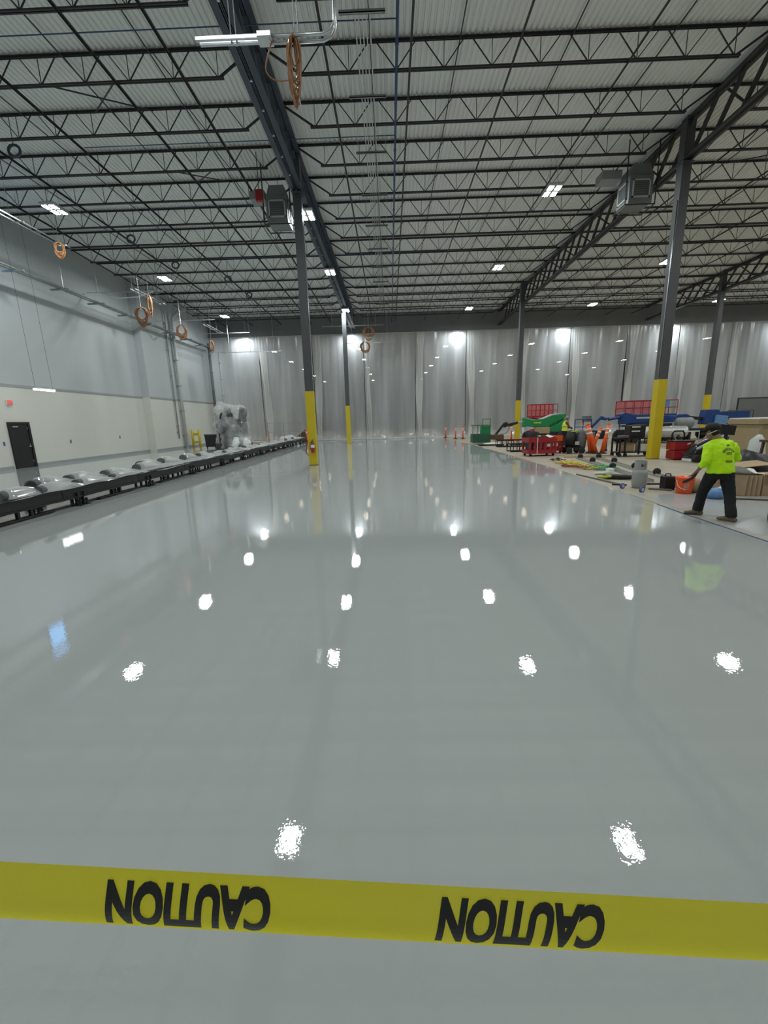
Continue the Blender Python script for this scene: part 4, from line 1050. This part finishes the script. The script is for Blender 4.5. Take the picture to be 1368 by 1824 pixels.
# cardboard boxes beside the worker's legs
t = thing('cardboard_carton', 'light brown carton standing right of the flattened boxes at the picture edge', 'box', (8.25, 9.15, 0), -.05)
MB().bx(-.3, .36, -.2, .25, 0, .46).build('body', 'cardboard', t)
m = MB(); m.add([(-.3, -.2, .46), (.36, -.2, .46), (.34, -.42, .53), (-.3, -.4, .50)], [(0, 1, 2, 3)]); o = m.build('flap', 'cardboard', t); o.modifiers.new('s', 'SOLIDIFY').thickness = .008
MB().box((.2, -.203, .1), (.16, .004, .03)).build('printed_mark', 'wood_dark', t)
for k in range(4):
    m = MB().box((0, 0, .22), (.03, .42, .44), 0, ry=.12)
    o = m.build('flattened_box', 'cardboard'); o.location = (7.52 + k * .085, 9.2 - k * .02, 0.002); o.rotation_euler = (0, 0, .7); tag(o, 'flattened brown box standing on edge, %s from the worker leg' % ORD[k], 'box', 'flattened boxes on edge')
t = thing('cardboard_carton', 'pale brown carton just right of the worker knee', 'box', (7.35, 9.45, 0), .1); MB().bx(-.2, .2, -.2, .2, 0, .4).build('body', 'cardboard', t); MB().bx(-.2, .2, -.202, -.2, .18, .21).build('tape_strip', 'wood', t)
o = MB().grid(lambda u, v: (u * .7, v * .5, .05 * math.sin(u * 6 + v * 3) + .04 * math.cos(v * 8) - .12 * u), 12, 10).build('paper_sheet', 'white', None); o.location = (7.3, 9.1, .58); o.rotation_euler = (0, 0, -.1); tag(o, 'crumpled white paper lying over the cardboard boxes', 'paper')
o = MB().box((0, 0, 0), (.8, .45, .012)).build('cardboard_sheet', 'cardboard'); o.location = (8.15, 9.65, .62); o.rotation_euler = (.12, -.05, .1); tag(o, 'flat cardboard sheet lying on top of the boxes', 'cardboard')
m = MB(); m.bar((0, 0, .015), (.62, -.28, .015), .035, .025); o = m.build('wooden_stick', 'wood_dark'); o.location = (7.05, 8.75, .0); tag(o, 'thin wooden stick on the floor right of the worker legs', 'stick')
m = MB(); m.loft([((0, 0, .02), .16, .14), ((0, 0, .1), .2, .16), ((.02, 0, .18), .16, .12), ((.02, 0, .22), .06, .05)], 14); o = m.build('blue_bag', 'blue_light', None, True); displace(o, .06, .12); o.location = (6.88, 8.85, .0); tag(o, 'blue and white plastic bag on the floor between the worker legs', 'bag')
o = MB().ball((0, 0, .2), (.09, .08, .05), 12).build('white_rag', 'white_film', None, True); displace(o, .04, .1); o.location = (6.98, 8.8, .02); tag(o, 'white rag on top of the blue bag', 'rag')
m = MB(); m.loft([((0, 0, .02), .2, .2), ((0, 0, .2), .22, .2), ((.05, 0, .32), .12, .1)], 12); o = m.build('sack', 'cardboard', None, True); displace(o, .08, .2); o.location = (6.95, 9.7, 0); tag(o, 'small brown sack behind the blue bag', 'sack')
t = thing('blue_barrel', 'dark blue barrel cut by the right picture edge beside the boots', 'barrel', (6.42, 6.75, 0))
MB().lathe([(.2, 0), (.22, .03), (.22, .18), (.23, .2), (.22, .22), (.22, .40), (.2, .43), (.02, .43)], n=20).build('body', 'steel_blue', t, True); MB().lathe([(.225, .40), (.235, .43), (.225, .45)], n=20).build('rim', 'black', t, True)

# ------------------------------------------------------------------ small things along the floor edge
t = thing('gas_cylinder', 'grey propane cylinder standing at the edge of the wet floor', 'gas cylinder', (6.15, 10.4, 0))
MB().lathe([(.13, 0), (.15, .01), (.15, .05), (.165, .08), (.17, .12), (.17, .36), (.16, .42), (.12, .47), (.05, .49)], n=28).build('tank', 'propane', t, True)
m = MB(); n_ = 28
for k in range(n_):
    a0, a1 = 2 * PI * k / n_, 2 * PI * (k + 1) / n_
    am = (a0 + a1) / 2
    for z0, z1 in ((.45, .53), (.53, .61), (.61, .67)):
        if z0 == .53 and (abs(math.sin((am + PI / 2) / 1.0 - 0)) < .42): continue
        m.add([(.135 * math.cos(a0), .135 * math.sin(a0), z0), (.135 * math.cos(a1), .135 * math.sin(a1), z0), (.135 * math.cos(a1), .135 * math.sin(a1), z1), (.135 * math.cos(a0), .135 * math.sin(a0), z1)], [(0, 1, 2, 3)])
o = m.build('collar', 'propane', t); o.modifiers.new('s', 'SOLIDIFY').thickness = .008
m = MB(); m.tube((0, 0, .48), (0, 0, .58), .025, 10); m.tube((-.05, 0, .55), (.05, 0, .55), .018, 8); m.lathe([(.035, .58), (.035, .61)], n=10); m.build('valve', 'wood_dark', t)
t = thing('jerry_can', 'black square can between the gas cylinder and orange bucket', 'can', (6.62, 10.05, 0))
MB().bx(-.13, .13, -.1, .1, 0, .33).build('body', 'black', t, bevel=.02); m = MB(); m.path([(-.07, 0, .33), (-.06, 0, .38), (.05, 0, .38), (.06, 0, .33)], .015, 6); m.build('handle', 'black', t, True); MB().bx(.132, .2, -.09, .05, .05, .26).build('label', 'light_grey', t)
t = thing('orange_bucket', 'orange plastic bucket with white logo beside the worker', 'bucket', (6.68, 9.55, 0))
MB().lathe([(.14, 0), (.15, .01), (.185, .355), (.19, .37), (.175, .37), (.14, .03), (.0, .03)], n=28).build('body', 'bucket_orange', t, True)
m = MB(); [m.lathe([(r, z), (r + .012, z + .006), (r, z + .012)], n=28) for r, z in ((.181, .31), (.183, .335))]; m.build('rim_ring', 'bucket_orange', t, True)
m = MB(); m.path([(-.19, 0, .32), (-.2, -.06, .2), (-.17, -.14, .13), (-.08, -.18, .11)], .006, 6); m.build('bail_handle', 'white', t, True)
m = MB()
for a, b, c, d in ((-.11, -.02, .10, .115), (-.11, -.02, .215, .23), (-.11, -.095, .1, .23), (-.035, -.02, .1, .23)):
    m.bx(a, b, 0, .002, c, d)
m.bx(-.09, -.04, 0, .002, .15, .165); m.bx(-.09, -.04, 0, .002, .175, .19)
m.v = [(.172 * math.sin(x / .172), -(.1515 + .1 * (zz := z)) * math.cos(x / .172) - .0035, z + .5 * (x + .06)) for x, y, z in m.v]; m.build('logo', 'white', t)

# roller rails with black wheels
for i, (p0, p1, ws, lb) in enumerate(((V(8.0, 18.2, 0), V(6.95, 11.2, 0), (.5, 2.1, 4.2, 6.1), 'grey rail with black wheels lying on the concrete, nearer one'),
                                  (V(8.75, 18.3, 0), V(7.65, 11.4, 0), (.7, 2.5, 4.4, 6.0), 'grey rail with black wheels lying on the concrete, farther one'))):
    d = p1 - p0; t = thing('roller_rail', lb, 'rail', p0, math.atan2(-d.x, d.y))
    L = d.length
    m = MB(); m.bx(-.06, -.04, 0, L, 0, .08); m.bx(.04, .06, 0, L, 0, .08); m.bx(-.06, .06, 0, L, 0, .012); m.build('channel', 'silver', t)
    for y in ws: MB().lathe([(.04, -.05), (.09, -.045), (.105, -.02), (.105, .02), (.09, .045), (.04, .05)], (0, y, .125), 18, 'Y').build('wheel', 'rubber', t, True)
def tangle(n, sx, sy, r, seed, loops=7):
    rnd = random.Random(seed); pts = []
    for k in range(n):
        a = k * .55
        pts.append((sx * (math.sin(a * 1.0 + seed) * .6 + rnd.uniform(-.4, .4)), sy * (math.cos(a * .73) * .6 + rnd.uniform(-.4, .4)), .03 + rnd.uniform(0, .07)))
    sm = []
    for k in range(1, n - 2):
        for q in range(4):
            u = q / 4; p0, p1, p2, p3 = (Vector(pts[k + d]) for d in (-1, 0, 1, 2))
            sm.append(.5 * ((2 * p1) + (p2 - p0) * u + (2 * p0 - 5 * p1 + 4 * p2 - p3) * u * u + (3 * p1 - p0 - 3 * p2 + p3) * u ** 3))
    return MB().path([(p.x, p.y, max(p.z, r)) for p in sm], r, 5)
for mt_, loc, sx, sy, n, r, lb in (('hose_yellow', (6.75, 15.9), .42, .95, 60, .014, 'tangled yellow cord heap on the floor edge'), ('hose_green', (7.15, 14.2), .4, .7, 70, .012, 'tangled green cord net right of the yellow cords'),
                            ('hose_red', (6.45, 15.0), .4, .9, 40, .014, 'tangled red brown cord at the wet floor edge'), ('black', (6.75, 17.3), .4, .4, 24, .016, 'loose dark wire loops behind the yellow cords'),
                            ('hose_yellow', (6.75, 14.3), .3, .5, 30, .012, 'thin loose yellow cord lying over the red cord')):
    o = tangle(n, sx, sy, r, n, 7).build('cord_tangle', mt_, None, True); o.location = (loc[0], loc[1], 0); tag(o, lb, 'cord')
o = MB().lathe([(.02, 0), (.045, .005), (.045, .5), (.02, .505)], (0, 0, 0), 12, 'X').build('white_tube', 'white', None, True); o.location = (6.25, 12.9, .05); tag(o, 'short white tube lying before the green cords', 'tube')
t = thing('power_tool', 'black long tool with lime grip lying left of the gas cylinder', 'tool', (6.15, 12.0, 0), -.5)
m = MB(); m.path([(-.1, 0, .06), (.2, 0, .07), (.75, 0, .08)], [.05, .08, .06], 10); m.build('body', 'black', t, True)
m = MB(); m.path([(-.1, 0, .06), (-.2, -.05, .07), (-.2, -.16, .07), (-.02, -.18, .08), (.12, -.12, .1)], .035, 8); m.build('grip', 'lime', t, True)
t = thing('plastic_jug', 'clear white plastic cup on the floor behind the gas cylinder', 'cup', (6.55, 12.6, 0)); MB().lathe([(.09, 0), (.11, .2), (.105, .2), (.085, .01)], n=16).build('body', 'white_film', t, True); MB().lathe([(.112, .19), (.118, .2), (.112, .215)], n=16).build('rim', 'white', t, True)
for i, (p, q, wd, mt_, lb) in enumerate((((5.75, 13.0), (5.95, 10.9), .05, 'pipe_grey', 'thin grey strip on the wet floor edge before the black tool'), ((6.3, 10.9), (7.1, 10.75), .05, 'black', 'black bar on the floor right of the gas cylinder'),
                                    ((6.25, 10.15), (6.6, 9.85), .09, 'pipe_grey', 'flat grey trowel before the black can'), ((5.75, 10.9), (6.05, 10.75), .06, 'black', 'short black bar left of the gas cylinder'),
                                    ((7.8, 19.0), (9.9, 18.9), .12, 'wood', 'long pale plank on the concrete before the orange posts'), ((7.6, 18.6), (9.3, 18.3), .12, 'wood', 'thin pale plank nearest the roller rails'),
                                    ((7.7, 19.5), (8.2, 19.2), .2, 'wood', 'short pale board at the left end of the planks'))):
    m = MB(); m.bar((*p, .02), (*q, .02), wd, .035); tag(m.build('floor_bar', mt_, None, bevel=.004), lb, 'bar')
for x, y, lb in ((5.72, 10.35, 'small blue tape roll lying left of the gas cylinder'), (5.85, 9.75, 'blue and white tape roll standing on the floor before the can')):
    t = thing('tape_roll', lb, 'tape roll', (x, y, 0), .3)
    MB().lathe([(.042, -.025), (.065, -.025), (.065, .025), (.042, .025), (.042, -.025)], (0, 0, .066), 20, 'Y').build('tape', 'tape_blue', t); MB().lathe([(.036, -.026), (.042, -.026), (.042, .026), (.036, .026), (.036, -.026)], (0, 0, .066), 20, 'Y').build('core', 'white', t)

# ------------------------------------------------------------------ people
def person(label, o3, J, F, tops='hivis', sleeve=.95, sleeve_mat=None, voxel=.011):
    """o3: ground point; J: joints relative to it; F: facing direction (unit, horizontal)"""
    t = thing('person', label, 'person', o3)
    F = Vector(F).normalized(); S = Vector((F.y, -F.x, 0))          # S: the person's right
    P = {k: [Vector(q) for q in v] if isinstance(v, list) else Vector(v) for k, v in J.items()}
    pel, che, nek, hd = P['pel'], P['che'], P['nek'], P['hd']
    hf = Vector(J.get('look', F)).normalized()
    b = MB()
    b.loft([(pel - V(0, 0, .10), .13, .10), (pel, .155, .115), (pel.lerp(che, .5), .135, .10), (che, .165, .115), (che.lerp(nek, .6), .16, .09), (nek, .07, .065), (nek.lerp(hd, .5), .055, .06)], 16, S)
    # head: skull, jaw, nose, ears, eye sockets' brow
    b.ball(hd, (.078, .09, .115), 16); b.ball(hd + hf * .02 - V(0, 0, .06), (.06, .065, .06), 14)
    hs = hf.cross(V(0, 0, 1)).normalized()
    b.loft([(hd + hf * .085 + V(0, 0, .02), .012, .012), (hd + hf * .105 - V(0, 0, .025), .018, .018), (hd + hf * .085 - V(0, 0, .04), .014, .012)], 8, hs)
    for s in (-1, 1): b.ball(hd + hs * (.08 * s) - hf * .005, (.018, .022, .032), 10)
    b.loft([(hd + hf * .082 - V(0, 0, .062) - hs * .025, .008, .008), (hd + hf * .088 - V(0, 0, .062), .01, .01), (hd + hf * .082 - V(0, 0, .062) + hs * .025, .008, .008)], 8)
    for i in (0, 1):
        sh, el, wr = P['sh'][i], P['el'][i], P['wr'][i]; sg = -1 if i == 0 else 1
        b.loft([(sh - S * (.05 * sg) - V(0, 0, .015), .05, .05), (sh.lerp(el, .3), .052, .05), (el, .04, .04), (el.lerp(wr, .35), .043, .038), (wr, .027, .024)], 12, S)
        hdn = (wr - el).normalized(); sd, un = frame(hdn, F)
        pc = wr + hdn * .05
        b.loft([(wr - hdn * .01, .027, .022), (wr + hdn * .03, .038, .018), (wr + hdn * .085, .042, .016), (wr + hdn * .10, .038, .012)], 10, sd)
        for k in range(4):
            r0 = pc + hdn * .045 + sd * ((k - 1.5) * .021)
            ln = (.065, .078, .073, .055)[k]; cu = un * (.02 + .004 * k)
            b.loft([(r0, .0095, .0095), (r0 + hdn * ln * .5 + cu * .4, .009, .009), (r0 + hdn * ln * .85 + cu * 1.4, .0085, .0085), (r0 + hdn * ln + cu * 2.2, .0065, .0065)], 7)
        th = wr + hdn * .025 + sd * (.03 * -sg)
        b.loft([(th, .013, .012), (th + hdn * .03 + sd * (.025 * -sg) + un * .012, .0115, .011), (th + hdn * .062 + sd * (.03 * -sg) + un * .028, .009, .009)], 8)
        hp, kn, an = P['hp'][i], P['kn'][i], P['an'][i]
        b.loft([(hp + V(0, 0, .04), .075, .08), (hp.lerp(kn, .3), .075, .075), (kn, .052, .054), (kn.lerp(an, .35), .053, .056), (an, .036, .038), (an - V(0, 0, .05), .04, .05)], 12, S)
        fd = P['ft'][i].normalized()
        b.loft([(an - V(0, 0, .03) - fd * .04, .03, .03), (an - V(0, 0, .045) + fd * .08, .038, .028), (an - V(0, 0, .055) + fd * .16, .035, .018)], 10, S)
    o = b.build('body', 'skin', t, True); remesh(o, voxel * .75, 2)
    # shirt: torso and sleeves
    sm = MB(); sm2 = MB() if sleeve_mat else sm
    hem = pel + V(0, 0, -.04)
    sm.loft([(hem, .225, .165), (hem + V(0, 0, .05), .215, .16), (pel.lerp(che, .5), .205, .15), (che, .225, .155), (che.lerp(nek, .55), .205, .125), (che.lerp(nek, .85), .12, .09), (nek, .078, .072)], 18, S)
    for i in (0, 1):
        sh, el, wr = P['sh'][i], P['el'][i], P['wr'][i]; sg = -1 if i == 0 else 1
        sm2.loft([(sh - S * (.13 * sg) + V(0, 0, -.01), .075, .085), (sh - S * (.04 * sg) + V(0, 0, .012), .085, .09), (sh + V(0, 0, -.01), .085, .088), (sh.lerp(el, .4), .078, .08), (el, .068, .07), (el.lerp(wr, sleeve * .6), .062, .064), (el.lerp(wr, sleeve), .055, .058)], 12, S)
    o = sm.build('shirt' if tops == 'hivis' else 'vest', tops, t, True); remesh(o, voxel * 1.2, 3); displace(o, .026, .10); shirt = o
    if sleeve_mat: o = sm2.build('sleeves', sleeve_mat, t, True); remesh(o, voxel * 1.2, 3)
    tr = MB()
    tr.loft([(pel + V(0, 0, .03), .18, .135), (pel - V(0, 0, .06), .195, .15), (pel - V(0, 0, .14), .185, .14)], 16, S)
    for i in (0, 1):
        hp, kn, an = P['hp'][i], P['kn'][i], P['an'][i]
        tr.loft([(hp + V(0, 0, .03), .10, .115), (hp.lerp(kn, .35), .10, .105), (kn, .08, .085), (kn.lerp(an, .5), .078, .082), (an + V(0, 0, .03), .078, .085), (an - V(0, 0, .005), .08, .088)], 14, S)
    o = tr.build('trousers', 'denim_black', t, True); remesh(o, voxel * 1.2, 3); displace(o, .02, .12)
    for i in (0, 1):
        an, fd = P['an'][i], P['ft'][i].normalized(); z0 = an.z - .085; sd = fd.cross(V(0, 0, 1))
        b = MB(); B = V(an.x, an.y, z0)
        b.loft([(B + V(0, 0, .12) - fd * .01, .05, .058), (B + V(0, 0, .075) - fd * .005, .05, .062), (B + V(0, 0, .04) + fd * .02, .05, .09)], 12, sd)
        b.loft([(B - fd * .085 + V(0, 0, .035), .036, .034), (B - fd * .02 + V(0, 0, .042), .043, .042), (B + fd * .08 + V(0, 0, .04), .05, .04), (B + fd * .16 + V(0, 0, .03), .046, .03), (B + fd * .195 + V(0, 0, .022), .03, .02)], 12, sd)
        o = b.build('boot', 'boot', t, True); remesh(o, voxel, 2)
    return t, shirt, hd, hf, hs
# worker walking along the wet edge, back to the camera
G = Vector((5.53, 7.1, 0))
def rel(x, y, z): return (x - G.x, y - G.y, z)
J = dict(pel=rel(5.55, 7.12, .83), che=rel(5.54, 7.17, 1.13), nek=rel(5.52, 7.23, 1.35), hd=rel(5.46, 7.30, 1.47), look=(-.35, .9, -.45),
         sh=[rel(5.36, 7.19, 1.245), rel(5.72, 7.17, 1.245)], el=[rel(5.27, 7.10, .98), rel(5.86, 7.20, 1.01)], wr=[rel(5.24, 7.22, .82), rel(5.84, 7.44, .94)],
         hp=[rel(5.45, 7.15, .76), rel(5.64, 7.09, .76)], kn=[rel(5.455, 7.33, .43), rel(5.66, 6.99, .43)], an=[rel(5.46, 7.40, .09), rel(5.63, 6.86, .09)], ft=[(-.75, .45, 0), (-.35, .6, 0)])
wk, shirt, hd, hf, hs = person('person in lime hi-vis shirt and black trousers walking away beside the wet floor', G, J, (-.12, 1, 0), 'hivis', .55)
m = MB(); m.ball(hd + V(0, 0, .045) - hf * .012, (.094, .105, .10), 16); m.ball(hd - hf * .045 - V(0, 0, .02), (.08, .07, .085), 14)
o = m.build('hair', 'hair', wk, True); remesh(o, .012, 2); displace(o, .02, .03)
m = MB(); c0 = hd + V(0, 0, .09)
m.loft([(hd + V(0, 0, .035), .106, .118), (hd + V(0, 0, .09), .10, .112), (hd + V(0, 0, .135), .07, .08), (hd + V(0, 0, .15), .02, .02)], 18, hs)
m.loft([(hd + V(0, 0, .05) + hf * .06, .09, .010), (hd + V(0, 0, .04) + hf * .14, .085, .010), (hd + V(0, 0, .03) + hf * .185, .05, .008)], 12, hs)
o = m.build('cap', 'hair', wk, True)
m = MB(); m.path([hd + hs * (.112 * math.cos(a)) - hf * (.115 * math.sin(a)) + V(0, 0, -.01 + .03 * math.cos(a)) for a in [PI * k / 12 for k in range(13)]], .008, 6); m.build('head_strap', 'light_grey', wk, True)
# print on the back of the shirt
def arc_text(s, r, cz, a0, da, size, flip=1):
    g = MB()
    for k, ch in enumerate(s):
        vs, fs = text_geo(ch, size, .004)
        a = a0 + da * k
        for v in vs: pass
        pts = []
        for v in vs:
            x, y = v.x, v.y
            rr = -a if flip > 0 else a
            cx_, cz_ = r * math.sin(a), (r * math.cos(a) if flip > 0 else -r * math.cos(a))
            pts.append((cx_ + x * math.cos(rr) - y * math.sin(rr), -.30, cz + cz_ + x * math.sin(rr) + y * math.cos(rr)))
        g.add(pts, fs)
    return g
g = arc_text('SPECIALTY', .105, 0, -1.0, .25, .048); 
for s_, z_, sz in (('MTZ', .03, .05),):
    vs, fs = text_geo(s_, sz, .004); g.add([(v.x, -.30, v.y + z_) for v in vs], fs)
vs, fs = text_geo('TEAM', .045, .004); g.add([(v.x * 1.1, -.30, v.y - .10) for v in vs], fs)
g.bx(-.025, .025, -.301, -.30, .15, .175)
cx0 = rel(5.575, 7.1, 1.09)
g.v = [(x + cx0[0], cx0[1] + y, z + cx0[2]) for x, y, z in g.v]
o = g.build('back_print', 'print_dark', wk)
sw = o.modifiers.new('wrap', 'SHRINKWRAP'); sw.target = shirt; sw.wrap_method = 'PROJECT'; sw.use_project_y = True; sw.use_project_x = False; sw.use_project_z = False; sw.use_positive_direction = True; sw.use_negative_direction = False; sw.offset = .004
t = thing('hand_tool', 'black hand tool held low by the near worker', 'tool', (5.235, 7.25, .68))
m = MB(); m.loft([((.0, -.01, .06), .016, .016), ((-.02, .05, .0), .03, .025), ((-.06, .13, -.06), .04, .03), ((-.08, .17, -.09), .02, .02)], 10); m.build('head', 'black', t, True)
MB().tube((.005, -.02, .09), (-.005, .02, .03), .014, 8).build('grip', 'black', t, True)
# worker far right of the green lift
G2 = Vector((10.42, 25.6, 0)); k_ = 1.06
def q(x, y, z): return (x * k_, y * k_, z * k_)
J = dict(pel=q(0, 0, .90), che=q(.02, 0, 1.2), nek=q(.05, .01, 1.42), hd=q(.08, .02, 1.53), look=(.9, .4, -.2),
         sh=[q(0, .17, 1.32), q(.02, -.17, 1.32)], el=[q(.12, .2, 1.08), q(.14, -.18, 1.08)], wr=[q(.34, .15, 1.02), q(.36, -.12, 1.0)],
         hp=[q(0, .09, .84), q(0, -.09, .84)], kn=[q(.03, .1, .46), q(.03, -.1, .46)], an=[q(0, .1, .085), q(0, -.1, .085)], ft=[(1, .1, 0), (1, -.1, 0)])
w2, sh2, hd2, hf2, hs2 = person('person in yellow safety vest, dark sleeves and cap standing beside the green boom lift', G2, J, (1, .15, 0), 'vest', 1.0, 'wood_dark', .014)
m = MB(); m.loft([(hd2 + V(0, 0, .03), .10, .115), (hd2 + V(0, 0, .09), .095, .11), (hd2 + V(0, 0, .14), .05, .06)], 16, hs2); m.loft([(hd2 + V(0, 0, .05) + hf2 * .06, .085, .01), (hd2 + V(0, 0, .04) + hf2 * .17, .06, .01)], 10, hs2); m.build('cap', 'paint_grey', w2, True)
m = MB(); m.loft([(J_ := Vector(q(0, 0, 1.1)), .235, .168), (J_ + V(0, 0, .06), .235, .168)], 18, (.15, -1, 0)); m.build('reflective_band', 'light_grey', w2, True)

# ------------------------------------------------------------------ caution tape in the foreground
TY_ = .36
def tape_pt(s, v):      # s: metres along X, v: -1 (lower edge) .. 1 (upper edge)
    zc = 1.2645 - .074 * s + .010 * s * s * 0
    hw = .0392
    return Vector((s + .006 * v, TY_ - .0045 * math.cos(v * PI / 2) + .0022 * math.sin(v * 2.6 + s * 1.2), zc + hw * v))
t = thing('caution_tape', 'yellow caution tape stretched across the foreground with upside-down black lettering', 'barrier tape', (0, 0, 0))
o = MB().grid(lambda u, v: tuple(tape_pt(-2.6 + 5.2 * u, -1 + 2 * v)), 160, 14).build('film', 'tape_yellow', t, True)
vs, fs = text_geo('CAUTION', 1.0, .05)
x0 = min(v.x for v in vs); x1 = max(v.x for v in vs); y0 = min(v.y for v in vs); y1 = max(v.y for v in vs)
def subdiv(vs, fs):
    import bmesh
    bm = bmesh.new(); bv = [bm.verts.new(v) for v in vs]
    for f in fs:
        try: bm.faces.new([bv[i] for i in f])
        except ValueError: pass
    for k in range(1, 8):
        yy = y0 + (y1 - y0) * k / 8
        gm = bm.verts[:] + bm.edges[:] + bm.faces[:]
        bmesh.ops.bisect_plane(bm, geom=gm, plane_co=(0, yy, 0), plane_no=(0, 1, 0))
    bm.verts.index_update()
    r = [v.co.copy() for v in bm.verts], [tuple(v.index for v in f.verts) for f in bm.faces]
    bm.free(); return r
vs, fs = subdiv(vs, fs)
for cx_ in (-.602, -.235, .132, .507):
    W_ = .182
    pts = []
    for v in vs:
        s = cx_ + (.5 - (v.x - x0) / (x1 - x0)) * W_
        vv = (.5 - (v.y - y0) / (y1 - y0)) * 1.5
        p = tape_pt(s, vv - .05); p.y -= .0012
        pts.append(p)
    MB().add(pts, fs).build('lettering', 'tape_black', t)
